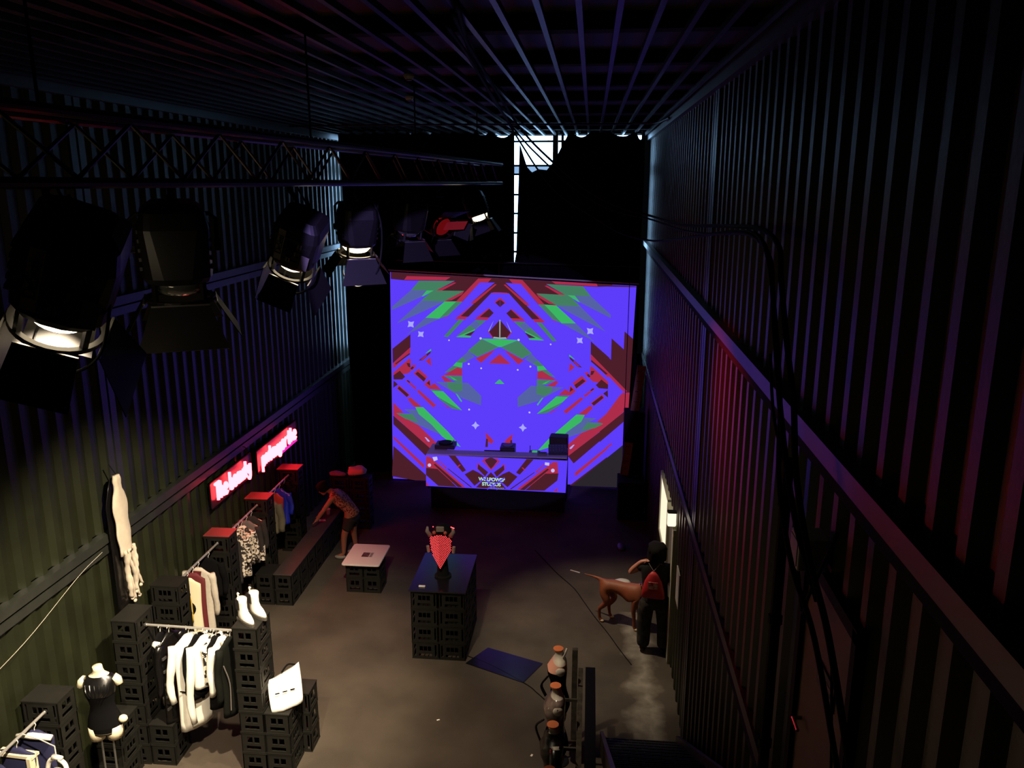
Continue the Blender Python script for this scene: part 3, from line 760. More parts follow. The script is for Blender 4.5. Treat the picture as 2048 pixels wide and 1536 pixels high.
# ================================================================== SPEAKERS AND PANELS BESIDE THE SCREEN
t = thing('subwoofer', 'large black bass cabinet on the floor beside the screen', 'speaker', (.96, 16.75, 0))
MB().bevelbox(-.28, .28, -.3, .3, .02, .86, .02).build('cabinet', M_blackmat, t)
MB().box(-.25, .25, -.315, -.3, .06, .82).build('grille', M_black, t)
for sx in (-.24, .24):
    for sy in (-.24, .24):
        MB().lathe([(.03, 0), (.03, .02)], 8, Matrix.Translation((sx, sy, 0))).build('foot', M_black, t)
t = thing('speaker_cabinet', 'tall black speaker cabinet stacked beside the screen', 'speaker', (1.02, 17.35, 0))
MB().bevelbox(-.22, .22, -.22, .22, 0, 2.2, .02).build('cabinet', M_blackmat, t)
MB().box(-.19, .19, -.235, -.22, .95, 2.15).build('grille', M_black, t)
M_ply = mat('worn_plywood', srgb(128, 84, 62), .75, var=.4, scale=5)
def perforated(name, label, p, w, h, rx, ry):
    t = thing(name, label, 'panel', p)
    t.rotation_euler = (R(rx), R(ry), 0)
    m = MB()
    rows = 9
    xs_ = [-w / 2, -w / 2 + .03, -w * .2, -w * .08, w * .08, w * .2, w / 2 - .03, w / 2]
    for j in range(rows):
        z0 = h * j / rows; z1 = h * (j + 1) / rows
        m.box(-w / 2, w / 2, 0, .03, z0, z0 + (z1 - z0) * (.72 if j % 2 else 1.0))
        if j % 2:
            for a, b in ((0, 1), (2, 3), (4, 5), (6, 7)):
                m.box(xs_[a], xs_[b], 0, .03, z0 + (z1 - z0) * .72, z1)
    m.build('slotted_board', M_ply, t)
    MB().box(-w / 2 - .012, -w / 2, -.006, .036, 0, h).build('edge_strip', M_ply, t)
    MB().box(w / 2, w / 2 + .012, -.006, .036, 0, h).build('edge_strip', M_ply, t)
perforated('slotted_panel', 'brown slotted plywood board leaning high on top of the tall speaker', (1.02, 17.3, 2.2), .16, 1.0, -4, 7)
perforated('slotted_panel', 'brown slotted plywood board leaning on the big black bass cabinet', (.82, 16.9, .87), .15, .72, -6, 7)
# ================================================================== TRUSS
TA, TB = Vector((-2.42, 2.2, 7.0)), Vector((-1.62, 13.7, 7.0))
def truss_x(y):
    return TA.x + (TB.x - TA.x) * (y - TA.y) / (TB.y - TA.y)
M_truss = mat('truss_alloy', srgb(70, 70, 74), .35, metal=.6)
t = thing('lighting_truss', 'dark box truss hung with stage lamps along the left side', 'truss', TA)
L = (TB - TA).length; d = (TB - TA).normalized(); sd = Vector((d.y, -d.x, 0)).normalized()
for s in (-.145, .145):
    for z in (0, .29):
        MB().tube([sd * s + Vector((0, 0, z)), sd * s + Vector((0, 0, z)) + d * L], .025, 10).build('chord', M_truss, t)
n = 28
for s in (-.145, .145):
    m = MB()
    for k in range(n):
        a = sd * s + d * (L * k / n) + Vector((0, 0, .02 if k % 2 else .27))
        b = sd * s + d * (L * (k + 1) / n) + Vector((0, 0, .27 if k % 2 else .02))
        MB().tube([a, b], .010, 6).build('diagonal_brace', M_truss, t)
for k in range(0, n + 1, 2):
    a = d * (L * k / n)
    MB().tube([a - sd * .145 + Vector((0, 0, .29)), a + sd * .145 + Vector((0, 0, .29))], .010, 6).build('cross_brace', M_truss, t)
    MB().tube([a - sd * .145, a + sd * .145], .010, 6).build('cross_brace', M_truss, t)
for k in (3, 10, 17, 25):
    a = d * (L * k / n)
    MB().tube([a + Vector((0, 0, .29)), a + Vector((0, 0, ZC - 7.0 - .02))], .008, 6).build('hanging_wire', M_black, t)
# ================================================================== STAGE LAMPS
M_lamp = mat('lamp_black', srgb(13, 12, 12), .45, spec=.3, var=.2, scale=15)
M_door = mat('barn_door_paint', srgb(20, 19, 18), .6, spec=.2)
M_lens = glow('lit_lens', (1.0, .80, .50), 14.0)
M_lensoff = mat('lens_off', srgb(60, 62, 62), .1, spec=.8)
M_gel = mat('red_gel', srgb(190, 20, 34), .4)
M_plate = mat('name_plate', srgb(140, 138, 128), .5)
def stage_lamp(label, loc, target, power=None, scale=1.0, doors=(35, 35, 35, 35), spot=62, gel=False, plate=False, cable=None, roll=0):
    loc = Vector(loc); target = Vector(target)
    dz = -(target - loc).normalized()                 # local +Z points to the back of the lamp
    dx = Vector((0, 0, 1)).cross(dz).normalized()
    dy = dz.cross(dx)
    Rm = Matrix((dx, dy, dz)).transposed()
    t = thing('stage_lamp', label, 'stage lamp', loc, group='stage lamps on the truss')
    t.rotation_euler = (Rm @ Matrix.Rotation(R(roll), 3, 'Z')).to_euler()
    t.scale = (scale,) * 3
    Minv = (Matrix.Translation(loc) @ t.rotation_euler.to_matrix().to_4x4() @ Matrix.Scale(scale, 4)).inverted()
    lit = power is not None
    # housing: rounded box with tapered back
    def rr(w, h, r, z):
        pts = []
        for cx, cy, a0 in ((w - r, h - r, 0), (-w + r, h - r, 90), (-w + r, -h + r, 180), (w - r, -h + r, 270)):
            for k in range(4):
                a = R(a0 + 30 * k); pts.append(Vector((cx + r * math.cos(a), cy + r * math.sin(a), z)))
        return pts
    MB().rings([rr(.155, .155, .12, .03), rr(.165, .165, .10, .06), rr(.165, .17, .06, .30), rr(.15, .155, .05, .38), rr(.10, .11, .04, .42)]).build('housing', M_lamp, t, smooth=False)
    # cooling fins / vents
    fin = MB()
    for sgn in (-1, 1):
        for j in range(5):
            z0 = .10 + .045 * j
            MB().box(sgn * .163 - .006, sgn * .163 + .006, -.11, .11, z0, z0 + .018).build('cooling_fin', M_lamp, t)
    for j in range(5):
        z0 = .10 + .045 * j
        MB().box(-.10, .10, .160, .178, z0, z0 + .018).build('cooling_fin', M_lamp, t)
    MB().lathe([(.02, .42), (.02, .45)], 8).build('rear_knob', M_black, t)
    # lens
    MB().lathe([(.134, .03), (.130, .005), (.10, -.03), (.05, -.048), (.005, -.052)], 24).build('lens', (glow('red_lens', (1, .02, .03), .12) if gel else M_lens) if lit else M_lensoff, t, smooth=True)
    # ring that carries the barn doors
    rg = MB()
    prof = [(.150, -.075), (.172, -.075), (.172, -.055), (.150, -.055)]
    nn = 28
    rings = [[Vector((r_ * math.cos(2 * math.pi * k / nn), r_ * math.sin(2 * math.pi * k / nn), z_)) for r_, z_ in prof] for k in range(nn)]
    vs = [p for g in rings for p in g]
    rg.add(vs, [(k * 4 + j, ((k + 1) % nn) * 4 + j, ((k + 1) % nn) * 4 + (j + 1) % 4, k * 4 + (j + 1) % 4) for k in range(nn) for j in range(4)])
    rg.build('front_ring', M_lamp, t)
    for k in range(4):
        a = R(45 + 90 * k)
        MB().box(-.012, .012, .150, .168, -.06, .05, Matrix.Rotation(a, 4, 'Z')).build('ring_bracket', M_lamp, t)
    # barn doors: flaps hinged round the ring
    for k in range(4):
        w0, w1, ln = ((.135, .21, .24) if k % 2 == 0 else (.11, .13, .21))
        Mx = Matrix.Rotation(R(90 * k), 4, 'Z') @ Matrix.Translation((0, .17, -.07)) @ Matrix.Rotation(R(doors[k]), 4, 'X')
        bd = MB().prism([(-w0, 0), (w0, 0), (w1, -ln), (-w1, -ln)], lambda p: Mx @ Vector((p[0], 0, p[1])), lambda p: Mx @ Vector((p[0], .004, p[1]))).build('barn_door', M_door, t)
        MB().tube([Mx @ Vector((-w0, 0, 0)), Mx @ Vector((w0, 0, 0))], .007, 6).build('hinge', M_steel, bd)
    if gel:
        pass
        MB().box(-.17, .17, .15, .30, -.22, -.215, Matrix.Rotation(R(-20), 4, 'X')).build('colour_gel', M_gel, t)
    # yoke in world directions
    piv = [Vector((s * .20, 0, .2)) for s in (-1, 1)]
    W = [Matrix.Translation(loc) @ t.rotation_euler.to_matrix().to_4x4() @ Matrix.Scale(scale, 4) @ p for p in piv]
    zt = 6.93
    mid = (W[0] + W[1]) / 2
    path = [W[0], Vector((W[0].x, W[0].y, zt - .13)), Vector((W[0].x * .85 + mid.x * .15, W[0].y * .85 + mid.y * .15, zt - .1)), Vector((W[1].x * .85 + mid.x * .15, W[1].y * .85 + mid.y * .15, zt - .1)), Vector((W[1].x, W[1].y, zt - .13)), W[1]]
    MB().tube([Minv @ p for p in path], .012 / scale, 6).build('yoke', M_black, t)
    MB().tube([Minv @ Vector((mid.x, mid.y, zt - .1)), Minv @ Vector((mid.x, mid.y, zt - .05)), Minv @ Vector((loc.x, loc.y, 6.95)), Minv @ Vector((loc.x, loc.y, 6.98))], .018 / scale, 8).build('clamp_bolt', M_black, t)
    for p, s in zip(piv, (-1, 1)):
        MB().lathe([(.03, -.015), (.03, .015)], 10, Matrix.Translation(p) @ Matrix.Rotation(R(90), 4, 'Y')).build('yoke_knob', M_black, t)
    if plate:
        npl = MB().box(-.186, -.180, .055, .105, .10, .36).build('name_plate', M_plate, t)
        ftext('plate_lettering', 'DeSisti', .062, -.188, .08, .23, M_black, npl, rot=(R(90), R(-90), R(-90)) if False else Matrix(((0, 0, -1), (0, 1, 0), (1, 0, 0))).to_euler())
        MB().box(-.174, -.171, -.14, -.08, .08, .20).build('rating_label', mat('rating_label', srgb(78, 75, 70), .5), t)
        for q in range(3):
            for s_ in (0, 1):
                MB().box(-.174, -.1705, -.07 + .02 * s_ + .03 * q, -.058 + .02 * s_ + .03 * q, .24 - .07 * q, .28 - .07 * q).build('vent_slot', mat('vent_grey', srgb(96, 92, 84), .4, metal=.5), t)
    if cable:
        pts = [Minv @ Vector(p) for p in smoothpath(cable, 8)]
        MB().tube(pts, .008 / scale, 6).build('power_cable', M_rubber, t)
    if lit:
        sp = bpy.data.lights.new('lamp_beam', 'SPOT')
        sp.energy = power; sp.color = (1.0, .02, .03) if gel else (1.0, .83, .60); sp.spot_size = R(spot); sp.spot_blend = 1.0 if gel else .7; sp.shadow_soft_size = .07
        so = bpy.data.objects.new('lamp_beam', sp); col.objects.link(so)
        so.parent = t; so.location = (0, 0, -.06)
    return t
def cloop(p, w, dz, top):
    x, y, z = p
    return [top, (x + .12, y, z + .35), (x - w, y + .05, z - dz * .4), (x - w * .2, y, z - dz), (x + w, y - .05, z - dz * .5), (x + w * 1.2, y, z + .25), (x + .1, y, 6.95)]
def lx(y, s=-1):
    return truss_x(y) + s * .145
def lamp(label, y, z, target, power, sc, doors, spot, plate=False, cb=None, gel=False, side=-1, roll=0):
    x = lx(y, side)
    stage_lamp(label, (x, y, z), target, power, sc, doors, spot, gel=gel, plate=plate, cable=cloop((x + .04, y - .05, z - .05), cb[0], cb[1], (x + .05, y, 7.0)) if cb else None, roll=roll)
lamp('large lit stage lamp with a name plate, closest to the gallery', 3.6, 6.42, (-6.0, 5.6, .2), SPOT_POWER[0], 1.25, (-14, 30, 38, -20), 86, True, (.2, .24), roll=50)
lamp('unlit stage lamp with wide black barn doors, second along the truss', 4.6, 6.42, (-2.7, 5.2, 0), None, 1.15, (38, 30, 38, 30), 50)
lamp('lit stage lamp with one glaring barn door, between the unlit lamp and the cluster', 6.2, 6.42, (-5.3, 9.4, .4), SPOT_POWER[1], 1.05, (-2, 30, 28, -6), 62, True, (.13, .2), roll=48)
lamp('lit stage lamp with glowing rear vents, third lit one from the gallery', 7.6, 6.42, (-3.0, 8.9, 0), SPOT_POWER[2], 1.0, (30, 34, 30, 34), 76, False, (.18, .32))
lamp('dim stage lamp with a red colour gel and an added red beam near the far end of the truss', 10.9, 6.44, (1.3, 7.5, 4.6), SPOT_POWER[4], .95, (40, 40, 40, 40), 28, gel=True)  # red beam added to this lamp to make the glow on the right wall
lamp('small lit stage lamp at the far end of the truss, turned to the doorway', 11.9, 6.52, (.60, 11.9, 0), SPOT_POWER[3], .9, (18, 30, 18, 30), 48, side=1)
lamp('unlit stage lamp hung under the truss between the lit cluster and the red gel', 9.3, 6.46, (-3.2, 10.5, 0), None, .95, (30, 40, 30, 40), 50)
# ================================================================== CRATES
CL, CS, CH = .40, .30, .28
def crate_mesh():
    m = MB()
    T = .012
    short = [(0, .3, 0, .045), (0, .06, .045, .095), (.24, .3, .045, .095), (0, .3, .095, .135), (0, .075, .135, .215), (.14, .16, .135, .215), (.225, .3, .135, .215), (0, .3, .215, .275)]
    lng = [(0, .4, 0, .04), (0, .03, .04, .24), (.37, .4, .04, .24), (.055, .10, .04, .24), (.30, .345, .04, .24), (.10, .30, .085, .13), (.10, .112, .13, .21), (.163, .174, .13, .21), (.226, .237, .13, .21), (.288, .30, .13, .21), (.10, .30, .21, .24), (0, .4, .24, .275)]
    for s in (-1, 1):
        y = s * CS / 2
        for u0, u1, v0, v1 in lng:
            m.box(u0 - .2, u1 - .2, min(y, y - s * T), max(y, y - s * T), v0, v1)
        x = s * CL / 2
        for u0, u1, v0, v1 in short:
            m.box(min(x, x - s * T), max(x, x - s * T), u0 - .15, u1 - .15, v0, v1)
    # closed base turned up, and the rims
    m.box(-.2, .2, -.15, .15, .262, .278)
    for z0, z1 in ((.0, .014), (.262, .276)):
        m.box(-.204, .204, -.154, -.150, z0, z1); m.box(-.204, .204, .150, .154, z0, z1)
        m.box(-.204, -.200, -.15, .15, z0, z1); m.box(.200, .204, -.15, .15, z0, z1)
    return m.mesh('crate', M_crate)
CRATE = crate_mesh()
ORD = ['topmost', 'second from the top', 'third from the top', 'fourth from the top', 'fifth from the top', 'sixth from the top', 'lowest']
crate_used = [0]
def stack(n, x0, y0, turned, where, group, jitter=.002):
    """n crates; (x0, y0) = corner with the smallest x and y; turned: short side faces the gallery"""
    cx = x0 + (CS if turned else CL) / 2
    cy = y0 + (CL if turned else CS) / 2
    for k in range(n):
        i = n - 1 - k
        word = ORD[i] if i < n - 1 or n == 1 else 'lowest'
        if n == 1: word = 'single'
        o = inst(CRATE, 'bottle_crate', None, (cx + random.uniform(-jitter, jitter) * .5, cy + random.uniform(-jitter, jitter), k * CH), (0, 0, (R(90) if turned else 0) + random.uniform(-.003, .003)))
        tag(o, 'black crate, %s %s' % (word, where), 'crate', group)
# the tower that carries the white boots, and its steps
stack(7, -4.08, 8.27, True, 'in the tower under the white boots', 'crates around the front rack')
stack(3, -3.768, 8.27, True, 'in the low stack under the white bag', 'crates around the front rack')
stack(3, -3.77, 8.70, False, 'in the low stack behind the white bag', 'crates around the front rack')
stack(7, -5.58, 8.29, True, 'in the tower behind the corset mannequin', 'crates around the front rack')
stack(3, -5.66, 7.86, True, 'in the low stack touching the corset mannequin', 'crates around the front rack')
stack(2, -5.26, 8.30, True, 'in the short stack beneath the leather coat', 'crates around the front rack')
stack(6, -5.90, 7.10, False, 'in the stack ending the nearest rail', 'crates along the left wall')
stack(6, -5.88, 9.68, False, 'in the wall stack starting the second rail', 'crates along the left wall')
stack(6, -5.88, 11.28, False, 'in the wall stack under the first neon sign', 'crates along the left wall')
stack(6, -5.88, 12.83, False, 'in the wall stack between the two neon signs', 'crates along the left wall')
stack(6, -5.88, 14.34, False, 'in the wall stack under the second neon sign', 'crates along the left wall')
for y_, wh in ((11.28, 'under the first neon sign'), (12.83, 'between the two neon signs'), (14.34, 'under the second neon sign')):  # boards added on the stacks, the neon's red glow painted into their colour
    o = MB().bevelbox(-5.89, -5.47, y_ - .01, y_ + .31, 1.681, 1.695, .008).build('neon_tinted_board', mat('neon_tinted_board', srgb(120, 46, 44), .6)); tag(o, 'flat board coloured red as if neon-lit on the wall crate stack ' + wh, 'board', 'boards on the wall stacks')
# bench
for j in range(7):
    stack(2, -5.22, 12.27 + .412 * j, True, 'of the bench, row %s from front' % ['one', 'two', 'three', 'four', 'five', 'six', 'seven'][j], 'crates of the bench')
stack(2, -5.545, 12.27, True, 'at the front of the bench on the wall side', 'crates of the bench')
o = MB().bevelbox(-5.23, -4.91, 12.25, 15.16, .561, .578, .01).build('bench_board', mat('bench_board', srgb(50, 47, 42), .6, var=.3, scale=5)); tag(o, 'long dark board lying on the crate bench', 'board')
# plinth in the middle of the floor
for i in range(2):
    for j in range(4):
        stack(4, -2.555 + .412 * i, 10.9 + .312 * j, False, 'of the plinth, %s column, row %s from front' % (['wall-side', 'door-side'][i], ['one', 'two', 'three', 'four'][j]), 'crates of the central plinth')
o = MB().box(-2.58, -1.73, 10.87, 12.16, 1.121, 1.14).build('plinth_board', mat('gloss_board', srgb(22, 21, 26), .18, spec=.6)); tag(o, 'glossy black board on top of the central plinth', 'board')
# low display table
for i in range(2):
    stack(2, -4.15 + .312 * i, 12.84, True, 'under the white display top, %s side' % ['wall', 'plinth'][i], 'crates of the display table')
t = thing('display_top', 'white rounded display top lying on two stacks of crates', 'table top', (-3.85, 13.12, .565))
MB().bevelbox(-.335, .335, -.42, .42, 0, .03, .045).build('board', mat('display_white', srgb(206, 196, 190), .55), t)
t = thing('printed_card', 'small printed card with a dark picture on the white display top', 'card', (-3.82, 13.10, .5955))
MB().box(-.10, .10, -.1, .1, 0, .002).build('sheet', mat('card_white', srgb(196, 186, 180), .6), t)
MB().box(-.095, .03, -.085, .085, .002, .003).build('picture', mat('card_picture', srgb(120, 80, 70), .6, var=.95, scale=18, col2=(.004, .004, .006)), t)
MB().box(.045, .09, -.085, .085, .002, .003).build('caption_lines', mat('card_lines', srgb(150, 142, 138), .6, var=.5, scale=60), t)
o = MB().bevelbox(-.05, .05, -.02, .02, 0, .02, .008).build('small_tag', mat('tag_white', srgb(190, 185, 180), .5), loc=(-2.40, 11.0, 1.141)); tag(o, 'small white tag lying on the plinth board edge', 'tag')
# ================================================================== LED MASK SCULPTURE
t = thing('led_sculpture', 'shield-shaped sculpture studded with glowing red lights on the plinth', 'sculpture', (-2.15, 11.18, 1.14))
M_leddark = mat('led_panel', srgb(24, 3, 4), .8, spec=.1)
M_led = glow('red_led', (1.0, .055, .06), LED_GAIN)
sh = [(-.165, .70), (-.13, .715), (.0, .775), (.09, .73), (.165, .66), (.155, .48), (.08, .33), (-.02, .18), (-.09, .33), (-.15, .46)]
def shp(p, off=0):
    return (p[0], abs(p[0] + .02) * .45 - off + (.7 - p[1]) * .1, p[1])
MB().prism(sh, lambda p: shp(p, 0), lambda p: shp(p, -.03)).build('shield_panel', M_leddark, t)
def inside(x, z):
    c = False
    for i in range(len(sh)):
        (x1, z1), (x2, z2) = sh[i], sh[i - 1]
        if (z1 > z) != (z2 > z) and x < (x2 - x1) * (z - z1) / (z2 - z1) + x1:
            c = not c
    return c
m = MB()
z = .2
row = 0
while z < .77:
    x = -.17 + (.012 if row % 2 else 0)
    while x < .17:
        if inside(x, z):
            p = shp((x, z), .004)
            m.ball(p, .0052, 6, 4)
        x += .0228
    z += .0205; row += 1
o = m.build('red_lights', M_led, t); o['kind'] = 'stuff'
MB().tube([(0, .2, 0), (0, .2, .3), (0, .2, .5)], [.10, .07, .08], 12).build('neck_stand', M_blackmat, t)
MB().lathe([(.13, 0), (.13, .02), (.1, .03)], 18, Matrix.Translation((0, .2, 0))).build('base', M_blackmat, t)
MB().ball((0, .27, .66), .16, 12, 10, (1, .9, 1.1)).build('head_form', M_blackmat, t, smooth=True)
M_horn = mat('horn_grey', srgb(140, 130, 122), .6)
for s in (-1, 1):
    MB().tube([(s * .15, .06, .72), (s * .20, .05, .80), (s * .19, .05, .87)], [.036, .03, .016], 8).build('side_horn', M_horn, t, smooth=True)
    MB().ball((s * .085, .0, .80), .028, 10, 8).build('eye_disc', mat('eye_orange', srgb(190, 90, 70), .4), t, smooth=True)
    MB().tube([(s * .19, .08, .45), (s * .2, .07, .55)], .025, 8).build('side_lug', M_horn, t)
MB().bevelbox(-.06, .06, .02, .06, .80, .88, .015).build('brow_plate', M_horn, t)
m = MB()
for k in range(3):
    MB().ball((.17 + .02 * k, .03, .885 - .008 * k), .009, 6, 5).build('pilot_light', M_led, t)
MB().ball((-.10, .02, .885), .008, 6, 5).build('pilot_light', M_led, t)

# ================================================================== NEON SIGNS
M_neonback = mat('sign_acrylic', srgb(40, 24, 26), .4)
M_neon = glow('neon_red', (1.0, .035, .045), NEON_GAIN)
M_neonpink = glow('neon_pink', (1.0, .02, .45), 1.2)
def stroke_letters(word, h, adv):
    """single-line script letters as polylines in a unit box"""
    G = {
        'T': [[(0, 1), (.7, 1)], [(.35, 1.05), (.35, 0)]],
        'h': [[(.05, 1), (.05, 0)], [(.05, .4), (.25, .6), (.45, .45), (.45, 0)]],
        'e': [[(.05, .32), (.48, .34), (.4, .58), (.2, .6), (.05, .35), (.12, .05), (.3, 0), (.5, .1)]],
        'b': [[(.05, 1.05), (.05, 0)], [(.05, .45), (.25, .6), (.48, .4), (.4, .05), (.2, 0), (.05, .12)]],
        'a': [[(.48, .55), (.2, .6), (.05, .3), (.15, .02), (.4, .1), (.48, .5), (.5, .05), (.6, 0)]],
        'u': [[(.05, .6), (.08, .1), (.25, 0), (.45, .15), (.48, .6), (.5, .05), (.6, 0)]],
        't': [[(.25, .95), (.25, .1), (.4, 0)], [(.05, .6), (.48, .62)]],
        'y': [[(.05, .6), (.1, .2), (.3, .1), (.45, .6)], [(.48, .6), (.42, -.1), (.25, -.3), (.08, -.2)]],
        'p': [[(.08, .6), (.08, -.38)], [(.08, .45), (.28, .6), (.48, .4), (.4, .05), (.2, 0), (.08, .1)]],
        'o': [[(.25, .6), (.05, .4), (.1, .05), (.3, 0), (.48, .2), (.42, .52), (.25, .6)]],
        'w': [[(.03, .6), (.13, .02), (.27, .45), (.4, .02), (.52, .6)]],
        'r': [[(.08, .6), (.08, 0)], [(.08, .4), (.25, .6), (.42, .55)]],
        'f': [[(.45, .95), (.28, 1), (.2, .8), (.2, 0)], [(.05, .55), (.42, .58)]],
        'n': [[(.05, .6), (.05, 0)], [(.05, .4), (.25, .6), (.45, .45), (.47, 0)]],
        's': [[(.45, .52), (.2, .6), (.08, .45), (.4, .22), (.35, .02), (.06, .05)]],
    }
    out = []
    x = 0
    for ch in word:
        if ch == ' ':
            x += adv * .5; continue
        for pl in G[ch]:
            out.append([((x + a * .85) , b) for a, b in pl])
        x += adv * (1.15 if ch == 'T' else 1)
    return [[(a * h, b * h) for a, b in pl] for pl in out], x * h
def neon(label, y0, y1, z0, z1, word, pink):
    """sign on the left wall; runs along +Y"""
    t = thing('neon_sign', label, 'neon sign', (XL + .16, y0, z0), group='neon signs on the left wall')
    W, Hh = y1 - y0, z1 - z0
    MB().box(-.03, -.015, 0, W, 0, Hh).build('backing_panel', M_neonback, t)
    for (a, b, c_, d_) in ((0, W, 0, .02), (0, W, Hh - .02, Hh), (0, .02, 0, Hh), (W - .02, W, 0, Hh)):
        MB().box(-.035, -.005, a, b, c_, d_).build('frame', M_black, t)
    pls, wd = stroke_letters(word, Hh * .64, .56)
    k = (W * .86) / wd
    for pl in pls:
        pts = [(0.03, W * .07 + a * k, Hh * .24 + b) for a, b in pl]
        MB().tube(smoothpath(pts, 4) if len(pts) > 2 else pts, .027, 8).build('neon_tube', M_neon, t, smooth=True)
    for f in (.1, .5, .9):
        MB().box(-.10, -.03, W * f - .015, W * f + .015, Hh * .4, Hh * .6).build('wall_bracket', M_black, t)
    if pink:
        MB().tube([(.03, W * .5, Hh * .12), (.03, W * .92, Hh * .12)], .02, 8).build('underline_tube', M_neonpink, t)
    MB().tube(smoothpath([(0, W * .9, Hh), (-.02, W * .9, Hh + .12), (-.1, W * .88, Hh + .16)]), .008, 6).build('power_cable', M_rubber, t)
neon('glowing red neon sign in script, the one closer to the gallery', 11.55, 13.15, 2.0, 2.44, 'The beauty', False)
neon('glowing red neon sign with a pink underline, the one farther down the wall', 13.38, 15.42, 1.93, 2.37, 'pntauyerthe', True)
# ================================================================== CLOTHES RAILS
def rail(label, a, b, r=.016):
    a, b = Vector(a), Vector(b)
    t = thing('clothes_rail', label, 'clothes rail', a)
    MB().tube([Vector((0, 0, 0)), b - a], r, 10).build('pipe', mat('rail_steel', srgb(180, 176, 170), .35, metal=.6), t)
    d = (b - a).normalized()
    for p in (Vector((0, 0, 0)), b - a):
        MB().tube([p - d * .012, p + d * .012], r * 1.5, 10).build('end_collar', M_steel, t)
rail('steel clothes rail closest to the gallery beside the left wall', (-5.66, 5.6, 1.55), (-5.66, 7.12, 1.55))
rail('steel clothes rail spanning the two tall crate towers of the front rack', (-5.27, 8.50, 1.80), (-4.08, 8.47, 1.80))
rail('red-lit clothes rail holding the long white coat and the maroon dress', (-5.67, 10.0, 1.57), (-5.67, 11.29, 1.57))
rail('red-lit clothes rail holding the speckled shirts', (-5.67, 11.57, 1.57), (-5.67, 12.84, 1.57))
rail('red-lit clothes rail holding the blue satin top', (-5.67, 13.13, 1.57), (-5.67, 14.35, 1.57))
def speckle(name, ca, cb, scale=22, thr=.5):
    if name in MATS: return MATS[name]
    m = mat(name, ca, .85, var=.9, scale=scale, col2=cb)
    for n in m.node_tree.nodes:
        if n.type == 'VALTORGB':
            n.color_ramp.interpolation = 'CONSTANT'
            n.color_ramp.elements[0].position = 0
            n.color_ramp.elements[1].position = thr
    return m
M_wood = mat('hanger_wood', srgb(196, 150, 118), .5)
M_wire = mat('hanger_wire', srgb(205, 202, 195), .4)
M_camo = speckle('speckled_cloth', srgb(222, 208, 190), srgb(46, 38, 36))
M_camo2 = speckle('speckled_cloth_fine', srgb(205, 190, 170), srgb(38, 34, 34), 34, .48)
M_lace = speckle('black_on_white_print', srgb(226, 220, 204), srgb(18, 17, 18), 16, .42)
M_cream = mat('cream_cloth', srgb(214, 202, 170), .85)
M_yellow = mat('yellow_cloth', srgb(214, 176, 66), .8)
M_maroon = mat('maroon_cloth', srgb(92, 22, 28), .75)
M_navy = mat('navy_cloth', srgb(30, 30, 66), .8)
M_grey = mat('grey_cloth', srgb(96, 88, 84), .85)
M_dkgrey = mat('charcoal_cloth', srgb(48, 44, 43), .9, spec=.1)
M_olive = mat('olive_cloth', srgb(104, 94, 74), .8)
M_redc = mat('red_cloth', srgb(168, 40, 26), .75)
M_satin = mat('blue_satin', srgb(36, 50, 190), .22, spec=.8)
M_leather = mat('black_leather', srgb(10, 9, 9), .28, spec=.6)
M_offwhite = mat('offwhite_cloth', srgb(190, 180, 164), .9, var=.1, scale=20)
M_greenblk = mat('green_black_cloth', srgb(16, 17, 13), .8, spec=.1)
def body_mesh(L, w, dep, flare=1.0, seed=0, nz=14, nk=28, neck=.06, slope=.07, folds=.16, hem=0):
    """closed hanging garment: local x = width, y = thickness, z down from the hanger at 0"""
    rnd = random.Random(seed)
    ph = [rnd.uniform(0, 6.3) for _ in range(5)]
    rg = []
    for j in range(nz + 1):
        v = j / nz
        if j == 0: hw, hd, z = neck, dep * .35, .02
        elif j == 1: hw, hd, z = w * .62, dep * .45, -slope * .45
        elif j == 2: hw, hd, z = w * .98, dep * .5, -slope
        else:
            s = (j - 2) / (nz - 2)
            z = -slope - (L - slope) * s
            hw = w * (1 - .16 * math.sin(min(s * 2.2, 1.57)) + (flare - 1 + .1) * s)
            hd = dep * (.6 + .6 * s)
        f = folds * min(1, max(0, (v - .15) * 1.6))
        ring = []
        for k in range(nk):
            a = 2 * math.pi * k / nk
            q = 1 + f * (.55 * math.sin(5 * a + ph[0] + 1.2 * v) + .35 * math.sin(9 * a + ph[1]) + .25 * math.sin(3 * a + ph[2] + 2 * v))
            ca, sa = math.cos(a), math.sin(a)
            ring.append(Vector((hw * (abs(ca) ** .8) * (1 if ca > 0 else -1) * (1 + .04 * f * math.sin(7 * a)), hd * sa * q, z + (hem * math.sin(2 * a + ph[3]) if j == nz else 0))))
        rg.append(ring)
    return MB().rings(rg)
def sleeve_mesh(side, w, slope, L, r0, r1, seed, out=.05, swing=0.0):
    rnd = random.Random(seed * 7 + (3 if side > 0 else 1))
    pts, rs = [], []
    for k in range(9):
        v = k / 8
        pts.append(Vector((side * (w * .92 + out * math.sin(v * 2.2)), swing * v + .012 * math.sin(v * 9 + seed), -slope * .9 - L * v)))
        rs.append((r0 + (r1 - r0) * v) * (1 + .09 * math.sin(v * 17 + seed)))
    return MB().tube(pts, rs, 10, flat=.75)
